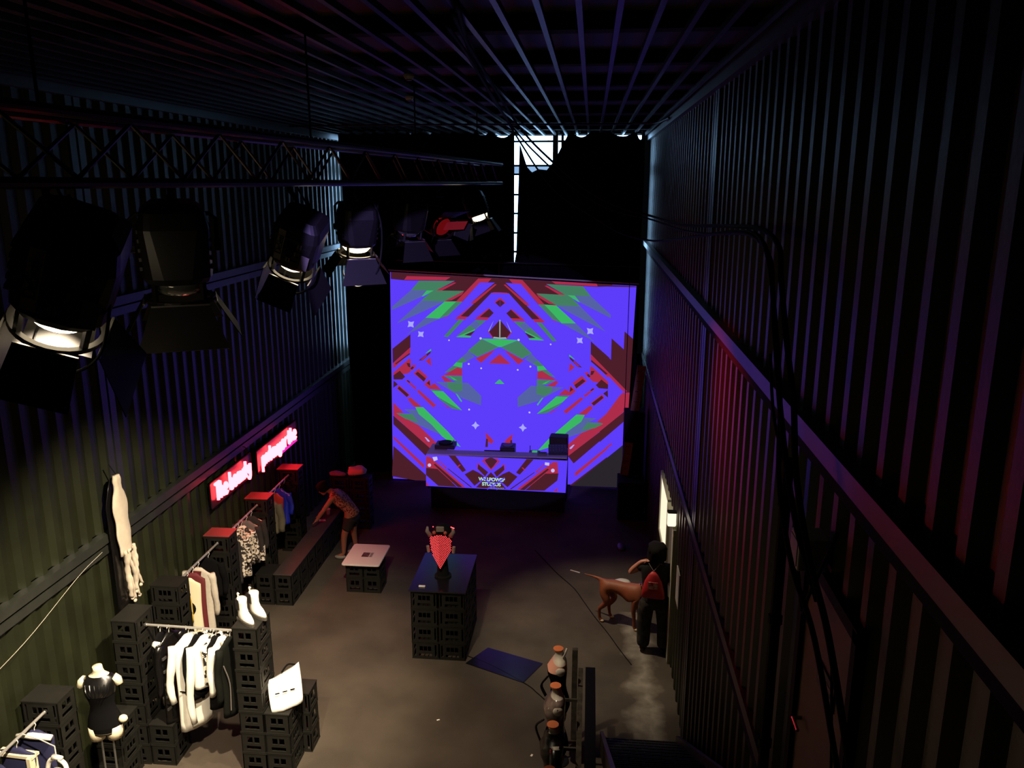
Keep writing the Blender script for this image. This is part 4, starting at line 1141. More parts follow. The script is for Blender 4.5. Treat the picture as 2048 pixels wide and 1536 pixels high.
def hanger_parts(t, w, kind, drop=.10):
    m = M_wood if kind == 'wood' else M_wire
    r = .011 if kind == 'wood' else .0045
    hook = [(.0, 0, .018), (.022, 0, .01), (.026, 0, -.012), (.008, 0, -.035), (0, 0, -.06), (0, 0, -drop)]
    hook = [(.0 - .024, 0, -.006), (-.018, 0, .014), (0, 0, .022), (.02, 0, .012), (.024, 0, -.01), (.006, 0, -.04), (0, 0, -drop)]
    MB().tube(smoothpath(hook, 4), .0045, 6).build('hook', M_wire, t)
    MB().tube(smoothpath([(-w, 0, -drop - .075), (-w * .5, 0, -drop - .03), (0, 0, -drop), (w * .5, 0, -drop - .03), (w, 0, -drop - .075)], 4), r, 6).build('hanger_arms', m, t)
    if kind != 'wood':
        MB().tube([(-w, 0, -drop - .075), (w, 0, -drop - .075)], r, 6).build('hanger_bar', m, t)
def garment(name, label, cat, p, ang, L, m, w=.20, dep=.05, sl=None, flare=1.0, hanger='wire', seed=1, folds=.16, ms=None, slope=.07, group=None, extras=None, r0=.058, r1=.04, swing=0.0, hem=.0, out=.05):
    """p = point on the rail; ang = direction of the hanger in the floor plane (degrees)"""
    t = thing(name, label, cat, (p[0], p[1], p[2]), R(ang), group)
    drop = .09
    hanger_parts(t, w * .95, hanger, drop)
    b = body_mesh(L, w, dep, flare, seed, folds=folds, slope=slope, hem=hem).build('garment_body', m, t, smooth=True)
    b.location = (0, 0, -drop)
    if sl:
        for k, s in enumerate((-1, 1)):
            o = sleeve_mesh(s, w, slope, sl if not isinstance(sl, tuple) else sl[k], r0, r1, seed + k, swing=swing, out=out).build('sleeve', ms or m, t, smooth=True)
            o.location = (0, 0, -drop)
    if extras:
        extras(t, drop, w, L)
    return t
def belt(z, hw, hd, mt, name='belt'):
    def f(t, drop, w, L):
        nk = 24
        rg = [[Vector((hw * math.cos(2 * math.pi * k / nk), hd * math.sin(2 * math.pi * k / nk), zz)) for k in range(nk)] for zz in (z, z - .05)]
        MB().rings(rg).build(name, mt, t)
    return f
G1 = 'clothes on the front rack'
ZR = 1.785
def buckles(t, drop, w, L):
    for k in range(5):
        sp_ = MB().box(-w, w, -.062, -.058, -.315 - .17 * k, -.295 - .17 * k).build('strap', M_leather, t)
        MB().box(-w - .02, -w + .05, -.07, -.055, -.32 - .17 * k, -.29 - .17 * k).build('buckle', M_steel, sp_)
garment('strap_camisole', 'black strap top with a white shoulder panel on the front rack', 'top', (-5.10, 8.5, ZR), 80, .42, M_blackcloth, .17, .04, seed=3, group=G1,
        extras=lambda t, d, w, L: MB().tube([(-w * .9, -.02, -.14), (-w * .5, -.05, -.22), (0, -.05, -.3)], [.03, .055, .03], 8).build('white_panel', M_white, t, smooth=True))
garment('leather_coat', 'black leather coat with shiny buckles at the wall end of the front rack', 'coat', (-4.99, 8.5, ZR), 78, 1.15, M_leather, .20, .055, sl=.66, seed=5, group=G1, extras=buckles)
def coat_tie(t, d, w, L):
    MB().tube(smoothpath([(-w, -.07, -.72), (-w * .3, -.09, -.80), (w * .3, -.08, -.74)]), .008, 6).build('tie', M_blackcloth, t)
    MB().tube([(w * .35, -.07, -.2), (w * .38, -.08, -.5), (w * .3, -.085, -.95)], [.02, .03, .02], 8).build('dark_lapel', M_blackcloth, t, smooth=True)
garment('white_coat', 'long bright white coat hanging almost to the floor on the front rack', 'coat', (-4.74, 8.49, ZR), 58, 1.22, M_white, .215, .07, sl=.72, flare=1.05, seed=8, group=G1, extras=coat_tie, folds=.12, out=.09)
garment('black_shirt', 'black shirt squeezed between the two long white garments on the front rack', 'shirt', (-4.63, 8.49, ZR), 75, .78, M_blackcloth, .19, .05, sl=.6, seed=11, group=G1)
garment('white_jacket', 'bright white jacket with dangling sleeves in the middle of the front rack', 'jacket', (-4.53, 8.48, ZR), 62, .62, M_white, .205, .065, sl=(.98, .70), seed=14, group=G1, folds=.12, out=.08)
garment('printed_blouse', 'white top with black scribble print on the front rack', 'top', (-4.43, 8.48, ZR), 62, .56, M_lace, .17, .05, seed=17, group=G1)
garment('black_skirt', 'short black skirt on the front rack below the printed top', 'skirt', (-4.39, 8.48, ZR), 66, .90, M_blackcloth, .14, .07, flare=1.25, seed=19, group=G1)
garment('white_blouse', 'narrow bright white blouse with gathered collar on the front rack', 'blouse', (-4.31, 8.48, ZR), 64, .60, M_white, .17, .05, sl=.62, seed=23, group=G1,
        extras=lambda t, d, w, L: [MB().tube([(.05 * k, -.05, -.10), (.05 * k + .02, -.065, -.2)], [.02, .008], 6).build('ruffle', M_white, t) for k in (-1, 0, 1)])
garment('black_coat', 'greenish black coat with a grey piping at the boots end of the front rack', 'coat', (-4.215, 8.48, ZR), 72, .98, M_greenblk, .21, .06, sl=.7, seed=29, group=G1,
        extras=lambda t, d, w, L: MB().tube(smoothpath([(-w * .9, -.05, -.35), (-w * .7, -.08, -.6), (-w * .8, -.085, -.95)]), .007, 6).build('piping', M_grey, t))
# second rail: frontal garments
G2 = 'clothes on the red-lit rails'
ZW = 1.558
def yel(t, d, w, L):
    MB().tube(smoothpath([(-w * .3, -.07, -.14), (-w * .1, -.09, -.26), (w * .2, -.09, -.36), (w * .22, -.085, -.72)]), [.03] * 19, 8, flat=.4).build('yellow_scarf', M_yellow, t, smooth=True)
    MB().box(-w, -w * .55, -.065, -.055, -.55, -.35).build('yellow_patch', M_yellow, t)
    MB().ball((w * .05, -.06, -.52), .10, 10, 8, (1, .35, 1.1)).build('black_pouch', M_blackcloth, t, smooth=True)
garment('cream_shirt', 'cream and yellow sleeveless shirt with a yellow scarf, first on the second rail', 'shirt', (-5.67, 10.28, ZW), 8, .88, M_cream, .19, .05, seed=31, group=G2, extras=yel)
garment('maroon_dress', 'maroon dress behind the yellow scarf on the second rail', 'dress', (-5.67, 10.45, ZW), 4, .98, M_maroon, .18, .05, seed=33, group=G2)
garment('long_white_coat', 'off-white long coat with maroon lapels on the second rail', 'coat', (-5.67, 10.62, ZW), -4, 1.0, M_offwhite, .215, .06, sl=.66, seed=37, group=G2, folds=.08,
        extras=lambda t, d, w, L: MB().prism([(-.08, -.10), (.08, -.10), (.02, -.42), (-.06, -1.05), (-.1, -1.05), (-.09, -.5)], lambda p: (p[0], -.072, p[1]), lambda p: (p[0], -.05, p[1])).build('maroon_lining', M_maroon, t))
garment('dark_jumper', 'dark jumper at the inner end of the second rail', 'jumper', (-5.67, 10.95, ZW), 3, .6, M_blackcloth, .2, .05, sl=.5, seed=39, group=G2)
garment('grey_vest', 'grey strap vest, first on the third rail', 'vest', (-5.67, 11.72, ZW), -6, .78, M_dkgrey, .185, .05, seed=41, group=G2, folds=.1,
        extras=lambda t, d, w, L: [MB().tube([(s * .05, -.045, -.09), (s * .015, -.06, -.28)], .012, 6).build('strap', M_offwhite, t) for s in (-1, 1)])
for k, (y, mm, L_, lb) in enumerate(((11.88, M_camo, .74, 'speckled white and brown shirt on a wooden hanger, first of three'), (12.02, M_camo2, .80, 'speckled white and brown shirt on a wooden hanger, second of three'), (12.16, M_camo, .66, 'speckled white and brown shirt on a wooden hanger, third of three'))):
    garment('speckled_shirt', lb, 'shirt', (-5.67, y, ZW), -8 + 3 * k, L_, mm, .205, .05, sl=.42 + .05 * k, hanger='wood', seed=51 + k, group=G2, folds=.2)
garment('grey_jacket', 'dark grey jacket with speckled cuffs on a wooden hanger', 'jacket', (-5.67, 12.36, ZW), -5, .72, M_grey, .22, .06, sl=.62, hanger='wood', seed=61, group=G2, ms=M_dkgrey,
        extras=lambda t, d, w, L: [MB().tube([(s * (w * .95 + .05), 0, -.5), (s * (w * .95 + .04), 0, -.76)], [.05, .055], 10, flat=.75).build('speckled_cuff', M_camo, t) for s in (-1, 1)])
garment('dark_blouse', 'charcoal blouse at the far end of the third rail', 'blouse', (-5.67, 12.56, ZW), 4, .66, M_dkgrey, .2, .05, sl=.5, hanger='wood', seed=63, group=G2)
garment('olive_jacket', 'bulky olive padded jacket, first on the fourth rail', 'jacket', (-5.67, 13.34, ZW), -10, .60, M_olive, .21, .13, sl=.5, seed=71, group=G2, folds=.24, r0=.08, r1=.06)
garment('red_shirt', 'bright red top on the fourth rail', 'top', (-5.67, 13.62, ZW), 2, .50, M_redc, .17, .05, seed=73, group=G2)
garment('satin_shirt', 'shiny blue satin top on the fourth rail', 'top', (-5.67, 13.86, ZW), -6, .66, M_satin, .19, .06, sl=.4, seed=77, group=G2, folds=.28)
garment('black_cardigan', 'black cardigan beside the blue satin top', 'cardigan', (-5.67, 14.1, ZW), 3, .7, M_blackcloth, .2, .05, sl=.55, seed=79, group=G2)
# nearest rail
G3 = 'clothes on the nearest rail'
def trim(mt):
    def f(t, d, w, L):
        MB().box(-w, w, -.05, .05, -.155, -.125).build('pale_shoulder_trim', mt, t)
        MB().box(w - .05, w - .01, -.075, .03, -L * .9, -.13).build('pale_side_trim', mt, t)
    return f
ZN = 1.535
garment('navy_blouse', 'navy top with a broad white shoulder trim at the crate end of the nearest rail', 'top', (-5.66, 6.93, ZN), 2, .62, M_navy, .21, .05, seed=81, group=G3, slope=.03, extras=lambda t, d, w, L: MB().tube([(-w * .8, -.04, -.11), (0, -.05, -.10), (w, -.045, -.115)], [.02, .035, .03], 8).build('white_shoulder_trim', M_white, t, smooth=True))
garment('navy_dress', 'navy dress with cream edging in the middle of the nearest rail', 'dress', (-5.66, 6.66, ZN), -4, .80, M_navy, .205, .05, seed=83, group=G3, slope=.03, extras=trim(M_cream))
garment('navy_skirt', 'navy skirt with a white front strip, third on the nearest rail', 'skirt', (-5.66, 6.40, ZN), -14, .82, M_navy, .20, .05, seed=85, group=G3, slope=.04, extras=lambda t, d, w, L: MB().tube([(-.02, -.06, -.10), (w * .6, -.08, -.3), (w * .8, -.085, -.85)], [.018, .025, .02], 8, flat=.5).build('white_strip', M_white, t))
garment('cream_blouse', 'crumpled cream blouse with ruffles closest on the nearest rail', 'blouse', (-5.66, 6.15, ZN), -16, .7, M_cream, .2, .08, sl=.4, seed=87, group=G3, folds=.34)
garment('cream_scarf', 'cream scarf bunched on the nearest rail behind the ruffled blouse', 'scarf', (-5.66, 6.28, ZN), 10, .5, M_offwhite, .15, .07, seed=89, group=G3, folds=.3)
# white long-sleeved top on a small stand next to it
t = thing('halter_shirt', 'bright white halter top hung beside the navy clothes on the nearest rail', 'top', (-5.16, 6.55, 1.40), R(-10), G3)
b = body_mesh(.55, .15, .06, 1.1, 91, folds=.1, slope=.2, neck=.05).build('garment_body', M_white, t, smooth=True); b.location = (0, 0, -.08)
for s in (-1, 1):
    MB().tube(smoothpath([(s * .03, 0, .06), (s * .10, 0, .0), (s * .13, -.02, -.16)]), [.022] * 13, 8).build('neck_strap', M_white, t, smooth=True)
MB().tube([(-.04, 0, .07), (.07, 0, .08)], [.03, .02], 8).build('tied_knot', M_white, t, smooth=True)
MB().tube(smoothpath([(-.12, 0, -.2), (-.24, 0, -.23), (-.45, .02, -.22)]), .014, 6).build('loose_tie', M_white, t)
MB().tube([(0, 0, .08), (0, .0, .2), (-.3, .1, .15), (-.55, .12, .15)], .006, 6).build('hanging_line', M_wire, t)
# ================================================================== LONG PALE ROBE ON THE WALL
t = thing('tattered_robe', 'long off-white tattered robe with strips, hung high on the corrugated wall', 'robe', (XL + .20, 8.98, 3.5))
b = MB()
rnd = random.Random(4)
rg = []
for j in range(18):
    v = j / 17
    z = .02 - 1.05 * v
    hw = .05 + .11 * min(1, v * 3.2) - .03 * v + .012 * math.sin(v * 19)
    if v > .1 and v < .2: hw -= .03
    ring = []
    for k in range(20):
        a = 2 * math.pi * k / 20
        ring.append(Vector((.055 + .035 * math.sin(a) * (1 + .2 * math.sin(3 * a + 5 * v)), .02 + .10 * v * .4 + hw * math.cos(a), z)))
    rg.append(ring)
M_robe = mat('robe_cloth', srgb(198, 184, 164), .9, var=.12, scale=14)
b.rings(rg).build('robe_body', M_robe, t, smooth=True)
for k, (y0, L_, r_) in enumerate(((-.06, .66, .035), (-.01, .72, .03), (.05, .62, .032), (.10, .70, .03), (.155, .58, .03))):
    pts = [(.06 + .01 * math.sin(q * 1.7 + k), y0 + .05 + .02 * math.sin(q * .9 + k * 2) + .012 * q, -.98 - L_ * q / 6) for q in range(7)]
    st_ = MB().tube(smoothpath(pts, 3), [r_ * (1 + .18 * math.sin(q * 1.9 + k)) * (1 if q < 15 else .8) for q in range(19)], 8, flat=.6).build('hanging_strip', M_robe, t, smooth=True)
    MB().ball((.06, y0 + .05 + .072, -.98 - L_ - .02), .03, 8, 6, (.7, 1, .8)).build('strip_tip', M_robe, st_, smooth=True)
MB().tube([(-.02, .02, .16), (.05, .03, .03)], .006, 6).build('hanging_cord', M_rubber, t)
t = thing('black_cape', 'black cape hanging behind the pale tattered robe', 'cape', (XL + .175, 9.02, 3.45))
b = body_mesh(1.75, .2, .025, 1.0, 97, folds=.1, slope=.3, neck=.05).build('cape_body', M_leather, t, smooth=True); b.rotation_euler = (0, 0, R(90))
b.location = (.0, 0.02, 0)
# ================================================================== MANNEQUINS
M_mann = mat('mannequin_cream', srgb(226, 212, 178), .45)
M_mannw = mat('mannequin_white', srgb(222, 212, 196), .5)
SEC = [(-.02, .05, .06, 0), (.0, .165, .105, .0), (.07, .178, .118, .012), (.16, .165, .108, .008), (.24, .138, .092, 0), (.32, .118, .083, -.005), (.40, .130, .092, -.012), (.48, .148, .108, -.022), (.55, .155, .112, -.022), (.61, .162, .094, -.005), (.655, .155, .078, .005), (.685, .10, .066, .008), (.71, .062, .058, .006), (.75, .05, .052, .0), (.80, .049, .052, -.012)]
def torso_rings(i0, i1, grow=0.0, nk=24):
    rg = []
    for z, hw, hd, yo in SEC[i0:i1]:
        ring = []
        for k in range(nk):
            a = 2 * math.pi * k / nk
            bust = 0
            if .42 < z < .62 and math.sin(a) < 0:
                bust = .028 * max(0, math.cos(2 * (a - R(270 - 42)))) ** 4 + .028 * max(0, math.cos(2 * (a - R(270 + 42)))) ** 4
                bust *= (1 - abs(z - .52) / .1)
            ring.append(Vector(((hw + grow) * math.cos(a), yo + (hd + grow + bust) * math.sin(a), z)))
        rg.append(ring)
    return rg
def mannequin(label, loc, rz, skin, stand_h, cap=None, arms=True):
    t = thing('mannequin', label, 'mannequin', (loc[0], loc[1], 0), R(rz))
    z0 = loc[2]
    off = lambda rg: [[p + Vector((0, 0, z0)) for p in r_] for r_ in rg]
    MB().rings(off(torso_rings(0, len(SEC)))).build('torso', skin, t, smooth=True)
    for s in (-1, 1):
        MB().tube([(s * .085, .0, z0 + .06), (s * .09, .0, z0 - .03), (s * .092, 0, z0 - .10)], [.092, .088, .078], 14).build('thigh', skin, t, smooth=True)
        if arms: MB().tube([(s * .145, .005, z0 + .645), (s * .185, .005, z0 + .61), (s * .205, -.005, z0 + .555)], [.045, .046, .038], 12).build('shoulder', skin, t, smooth=True)
    if cap:
        MB().lathe([(.062, 0), (.062, .010)], 18, Matrix.Translation((0, -.012, z0 + .801))).build('neck_cap', cap, t)
    return t, off, z0
t, off, z0 = mannequin('cream mannequin torso wearing a black corset beside the front rack', (-5.25, 7.48, 1.10), 14, M_mann, 1.1)
MB().rings(off(torso_rings(2, 12, .006)), caps=False).build('corset', M_blackcloth, t, smooth=True)
MB().rings(off(torso_rings(7, 12, .010)), caps=False).build('glossy_yoke', M_leather, t, smooth=True)
MB().rings(off([[p for p in r_] for r_ in [[Vector((q.x * .98, q.y * .98, -.015)) for q in torso_rings(1, 2)[0]], torso_rings(2, 3, .006)[0]]]), caps=False).build('brief_edge', M_blackcloth, t, smooth=True)
for k in range(6):
    MB().tube(smoothpath([(-.12 + .05 * k, -.115 + .01 * abs(k - 2.5), z0 + .62), (-.10 + .045 * k, -.14, z0 + .56), (-.07 + .03 * k, -.145, z0 + .49)]), .006, 6).build('chest_strap', M_leather, t)
MB().ball((.20, -.02, z0 + .13), .05, 10, 8, (1, .8, .9)).build('hand', M_mann, t, smooth=True)
for s in (-1, 1):
    MB().tube([(s * .06, 0, 0.02), (s * .06, 0, z0 - .09)], .012, 8).build('stand_pole', M_steel, t)
MB().lathe([(.17, 0), (.17, .012), (.15, .02)], 24).build('stand_base', M_black, t)
# three busts along the stair rail
M_orange = mat('orange_cap', srgb(236, 130, 74), .7)
M_pink = mat('pink_skin', srgb(238, 172, 148), .6)
M_clear = mat('clear_plastic', srgb(150, 128, 120), .12, spec=.9, coat=.6, var=.5, scale=11)
BX = -.27
def bust(label, y, style):
    t, off, z0 = mannequin(label, (BX, y, .76), -82, M_mannw, .76, M_orange, style == 2)
    if style == 0:
        MB().rings(off(torso_rings(1, 9, .008)), caps=False).build('black_top', M_blackcloth, t, smooth=True)
        MB().rings(off([[q for q in r_] for r_ in torso_rings(8, 11, .005)]), caps=False).build('pink_chest', M_pink, t, smooth=True)
        MB().tube(smoothpath([(.06, .04, z0 + .72), (.10, .06, z0 + .80), (.09, .08, z0 + .86)]), [.012] * 13, 6).build('tied_bow', M_white, t, smooth=True)
        MB().tube(smoothpath([(-.1, -.13, z0 + .36), (-.14, -.2, z0 + .22), (-.1, -.15, z0 + .1)]), [.03] * 13, 8, flat=.4).build('loose_strap', M_blackcloth, t, smooth=True)
    elif style == 1:
        MB().rings(off(torso_rings(2, 12, .010)), caps=False).build('clear_vest', M_clear, t, smooth=True)
        MB().rings(off(torso_rings(0, 5, .012)), caps=False).build('black_skirt', M_blackcloth, t, smooth=True)
        MB().tube(smoothpath([(-.05, -.14, z0 + .34), (-.12, -.22, z0 + .2), (-.05, -.16, z0 + .02)]), [.014] * 13, 6).build('loop_strap', M_leather, t, smooth=True)
    else:
        MB().rings(off(torso_rings(0, 13, .012)), caps=False).build('leather_jacket', M_leather, t, smooth=True)
        MB().rings(off(torso_rings(10, 14, .035)), caps=False).build('collar', M_leather, t, smooth=True)
        for s in (-1, 1):
            MB().tube([(s * .17, 0, z0 + .64), (s * .235, -.01, z0 + .5), (s * .24, -.03, z0 + .15)], [.06, .058, .05], 10).build('sleeve', M_leather, t, smooth=True)
            MB().tube([(s * .09, 0, z0 + .03), (s * .10, -.01, z0 - .35), (s * .10, 0, .06)], [.095, .08, .07], 10).build('trouser_leg', M_leather, t, smooth=True)
    if style < 2:
        [MB().lathe([(.058, -.03), (.056, .0), (.05, .012)], 18, Matrix.Translation((s_ * .158, 0, z0 + .585)) @ Matrix.Rotation(R(90 * s_), 4, 'Y') @ Matrix.Rotation(R(0), 4, 'X')).build('arm_cap', M_mannw, t, smooth=True) for s_ in (-1, 1)]
    MB().tube([(0, 0, 0.02), (0, 0, z0)], .014, 8).build('stand_pole', M_steel, t)
    MB().lathe([(.14, 0), (.14, .012), (.12, .02)], 20).build('stand_base', M_black, t)
bust('bust with orange neck cap, black top and white bow, farthest along the stair', 8.83, 0)
bust('bust with orange neck cap in a clear pinkish vest by the stair', 8.08, 1)
bust('bust with orange neck cap in black leather jacket and trousers', 7.40, 2)
bust('bust with orange neck cap half cut off by the bottom picture edge', 6.72, 0)
# ================================================================== BOOTS AND BAG
M_sole = mat('boot_sole', srgb(70, 66, 58), .6)
def boot(label, x, y, z, rz):
    t = thing('ankle_boot', label, 'boot', (x, y, z), R(rz), 'pair of white boots'); t.scale = (1.2, 1.2, 1.2)
    rg = []
    for zz, l0, l1, hw in ((.028, -.10, .17, .042), (.05, -.105, .165, .044), (.075, -.10, .13, .043), (.10, -.095, .07, .04), (.14, -.085, .04, .038), (.20, -.08, .035, .040), (.245, -.085, .04, .043)):
        n_ = 18
        rg.append([Vector(((l0 + l1) / 2 + (l1 - l0) / 2 * math.cos(2 * math.pi * k / n_), hw * math.sin(2 * math.pi * k / n_) * (1 - .25 * max(0, math.cos(2 * math.pi * k / n_)) ** 3), zz)) for k in range(n_)])
    up_ = MB().rings(rg).build('upper', M_white, t, smooth=True)
    rg2 = [[Vector((.035 + .14 * math.cos(2 * math.pi * k / 18), .045 * math.sin(2 * math.pi * k / 18), zz)) for k in range(18)] for zz in (0.0, .03)]
    MB().rings(rg2).build('sole', M_sole, t)
    MB().box(-.10, -.03, -.034, .034, 0, .03).build('heel', M_sole, t)
    MB().box(-.075, -.015, -.046, .046, .13, .235).build('elastic_side', M_dkgrey, up_)
    MB().tube(smoothpath([(-.085, 0, .23), (-.105, 0, .265), (-.08, 0, .27)]), .008, 6).build('pull_tab', M_white, up_)
boot('white ankle boot on the crate tower, the one turned toward the gallery', -3.98, 8.42, 1.96, -38)
boot('white ankle boot on the crate tower, the one standing behind', -3.90, 8.58, 1.96, -36)
t = thing('tote_bag', 'bright white crumpled tote bag leaning on the low crate stack', 'bag', (-3.57, 8.48, .84), R(28))
bq_ = [(-.20, 0.0), (.16, .05), (.2, .26), (.18, .42), (.02, .30), (-.19, .30)]
nx_ = 10
rg = []
for j in range(9):
    v = j / 8
    ring = []
    zc = v
    for k in range(20):
        a = 2 * math.pi * k / 20
        x_ = .19 * math.cos(a) * (1 + .04 * math.sin(3 * v))
        zz = .02 + (.30 + .10 * max(0, x_ / .19)) * v + .03 * x_ / .19
        ring.append(Vector((x_, -.10 + .22 * v + (.05 * (1 - v * .7) + .008 * math.sin(6 * a + 7 * v)) * math.sin(a), zz)))
    rg.append(ring)
bb_ = MB().rings(rg).build('bag_body', M_white, t, smooth=True)
for k in range(3):
    MB().box(-.13 + .09 * k, -.075 + .09 * k, -.052, -.044, .185 + .008 * k, .197 + .008 * k).build('black_slot', M_blackcloth, bb_)
MB().tube(smoothpath([(-.02, .12, .36), (.06, .13, .44), (.15, .13, .42)]), .010, 6).build('handle', M_blackcloth, t)
# ================================================================== HATCH, DOORS, WALL LAMP
M_frame = mat('frame_paint', srgb(150, 148, 128), .55)
M_hatch = glow('hatch_light', (1.0, .86, .62), HATCH_GAIN)
w = thing('window_2', 'bright serving hatch in the right wall', None, (XR - .07, 12.1, 1.22), kind='structure')
MB().box(.0, .02, .0, 1.25, 0, .98).build('lit_pane', M_hatch, w)
MB().box(-.02, .03, -.05, 1.3, .98, 1.03).build('window_frame', M_frame, w)
MB().box(-.02, .03, -.05, 1.3, -.05, 0).build('window_sill', M_frame, w)
MB().box(-.02, .03, -.05, 0, 0, .98).build('window_frame', M_frame, w)
MB().box(-.02, .03, 1.25, 1.3, 0, .98).build('window_frame', M_frame, w)
d = thing('door_1', 'pale open door frame beside the serving hatch', None, (XR - .06, 11.25, 0), kind='structure')
MB().box(-.04, .04, .68, .78, 0, 2.15).build('door_frame', M_frame, d)
MB().box(-.03, .04, -.14, .06, 0, 2.15).build('door_frame', M_frame, d)
MB().box(-.04, .04, -.1, .78, 2.15, 2.22).build('door_frame', M_frame, d)
MB().box(.0, .02, .0, .68, 0, 2.15).build('door_leaf', mat('door_grey', srgb(96, 94, 84), .5), d)
MB().tube([(0, .62, 1.0), (-.05, .62, 1.0), (-.05, .5, 1.0)], .012, 6).build('door_handle', M_steel, d)
t = thing('wall_lamp', 'small glowing white wall lamp above the doorway', 'wall lamp', (XR - .13, 11.14, 2.22))
MB().box(.08, .13, -.05, .05, .04, .16).build('wall_plate', M_black, t)
MB().bevelbox(-.05, .07, -.055, .055, 0, .2, .02).build('diffuser', glow('wall_lamp_light', (1.0, .86, .62), 1.3), t)
MB().bevelbox(-.055, .075, -.06, .06, .2, .215, .02).build('cap', M_black, t)
pt = bpy.data.lights.new('wall_lamp_bulb', 'POINT'); pt.energy = 1.2; pt.color = (1, .85, .62); pt.shadow_soft_size = .05
po = bpy.data.objects.new('wall_lamp_bulb', pt); col.objects.link(po); po.parent = t; po.location = (-.12, 0, .1)
o = MB().box(XR - .075, XR - .06, 10.3, 10.62, 1.35, 1.85).build('wall_notice', mat('notice_paper', srgb(165, 160, 150), .7)); tag(o, 'narrow pale notice on the right wall past the doorway', 'notice')
# upper door in the right wall (gallery level) with its plate
d = thing('door_2', 'brown door high in the right wall near the gallery', None, (XR - .06, 3.62, 2.98), kind='structure')
M_brown = mat('door_brown', srgb(104, 78, 62), .6, var=.15, scale=3)
MB().box(-.0, .03, .0, .86, 0, 1.92).build('door_leaf', M_brown, d)
MB().box(-.03, .05, -.06, 0, 0, 1.98).build('door_frame', M_black, d)
MB().box(-.03, .05, .86, .92, 0, 1.98).build('door_frame', M_black, d)
MB().box(-.03, .05, -.06, .92, 1.92, 1.99).build('door_frame', M_black, d)
spl = MB().box(-.012, .0, .22, .52, 1.36, 1.5).build('sign_plate', mat('plate_dark', srgb(44, 34, 30), .5), d)
for k in range(2):
    MB().box(-.015, -.011, .25, .49, 1.40 + .045 * k, 1.418 + .045 * k).build('plate_writing', mat('plate_text', srgb(150, 128, 110), .6, var=.8, scale=70), spl)
MB().tube([(0, .76, .95), (-.05, .76, .95), (-.05, .64, .95)], .011, 6).build('door_handle', M_steel, d)
t = thing('junction_box', 'white box mounted above the brown door', 'junction box', (XR - .13, 4.22, 5.08))
MB().bevelbox(-.10, .06, -.09, .09, -.09, .09, .012).build('case', mat('box_white', srgb(176, 172, 166), .5), t)
MB().box(-.105, -.10, -.07, .07, -.07, .07).build('lid', mat('box_lid', srgb(150, 150, 148), .5), t)
t = thing('downpipe', 'black vertical pipe on the right wall beside the brown door', 'pipe', (XR - .14, 4.85, 2.98))
MB().tube([(0, 0, 0), (0, 0, 2.4)], .035, 10).build('pipe', M_black, t)
for z in (.4, 1.3, 2.1):
    MB().lathe([(.045, 0), (.045, .05)], 12, Matrix.Translation((0, 0, z))).build('clip', M_black, t)
# ================================================================== OVERHEAD CABLES
def cable(label, pts, r, n=7):
    o = MB().tube(smoothpath(pts, n), r, 7).build('power_cable', M_rubber, smooth=True)
    return tag(o, label, 'cable', 'black overhead cables')
WX = XR - .2
C1 = [(-.87, 5.3, 8.01), (-.95, 6.5, 8.01), (-1.09, 9.2, 8.02), (-1.2, 12.2, 7.98), (-1.12, 13.0, 7.82), (-.81, 13.0, 7.49), (-.19, 13.0, 6.97), (.35, 13.0, 6.67), (.89, 12.6, 6.52), (1.1, 10.5, 6.5), (1.14, 8.2, 6.6), (1.14, 6.92, 6.66), (1.13, 5.7, 6.70), (1.12, 5.1, 6.63), (1.1, 4.88, 6.45), (1.1, 4.6, 6.1), (1.1, 4.38, 5.87), (1.08, 4.12, 5.54), (1.1, 3.84, 5.22), (1.14, 3.55, 4.95), (1.16, 3.1, 4.5)]
cable('thick black cable sagging from the ceiling, uppermost of the bundle to the right wall', C1, .017)
cable('black cable sagging from the ceiling just below the uppermost one of the bundle', [(x - .05 + .02 * math.sin(i), y + .05, z - .06 + .02 * math.sin(i * 1.7)) for i, (x, y, z) in enumerate(C1)], .014)
C2 = [(-.80, 5.0, 8.02), (-1.0, 7.0, 8.01), (-1.25, 10.5, 8.02), (-1.45, 14.2, 8.02), (-1.2, 15, 7.57), (-.93, 15, 7.18), (-.57, 15, 6.79), (-.03, 15, 6.45), (.51, 15, 6.14), (.98, 14.2, 6.06), (1.1, 11.5, 6.25), (1.12, 9.38, 6.42), (1.12, 7.6, 6.56), (1.11, 6.48, 6.64), (1.08, 5.5, 6.66), (1.06, 5.0, 6.5), (1.05, 4.7, 6.15), (1.04, 4.35, 5.75), (1.06, 4.0, 5.35), (1.12, 3.7, 5.05)]
cable('black cable hanging lowest across the black curtain to the right wall', C2, .016)
cable('thin black cable running down the right wall past the white box', [(WX - .02, 5.2, 5.95), (WX - .03, 4.9, 5.6), (WX + .02, 4.55, 5.25), (WX + .03, 4.2, 4.75), (WX + .02, 4.05, 4.9), (WX + .02, 3.7, 5.4)], .010)
cable('thin cord dropping straight down the right wall beside the brown door', [(WX, 3.55, 4.9), (WX + .03, 3.45, 4.2), (WX + .03, 3.3, 3.4), (WX + .03, 3.15, 2.6)], .007)
# left wall: pale wire
o = MB().tube(smoothpath([(XL + .14, 8.72, 2.62), (XL + .15, 8.2, 2.55), (XL + .16, 7.2, 2.3), (XL + .16, 6.3, 2.2), (XL + .16, 5.4, 2.25)], 6), .0032, 6).build('pale_wire', mat('pale_wire', srgb(170, 164, 150), .5)); tag(o, 'thin pale wire slung below the beam on the left wall', 'wire')
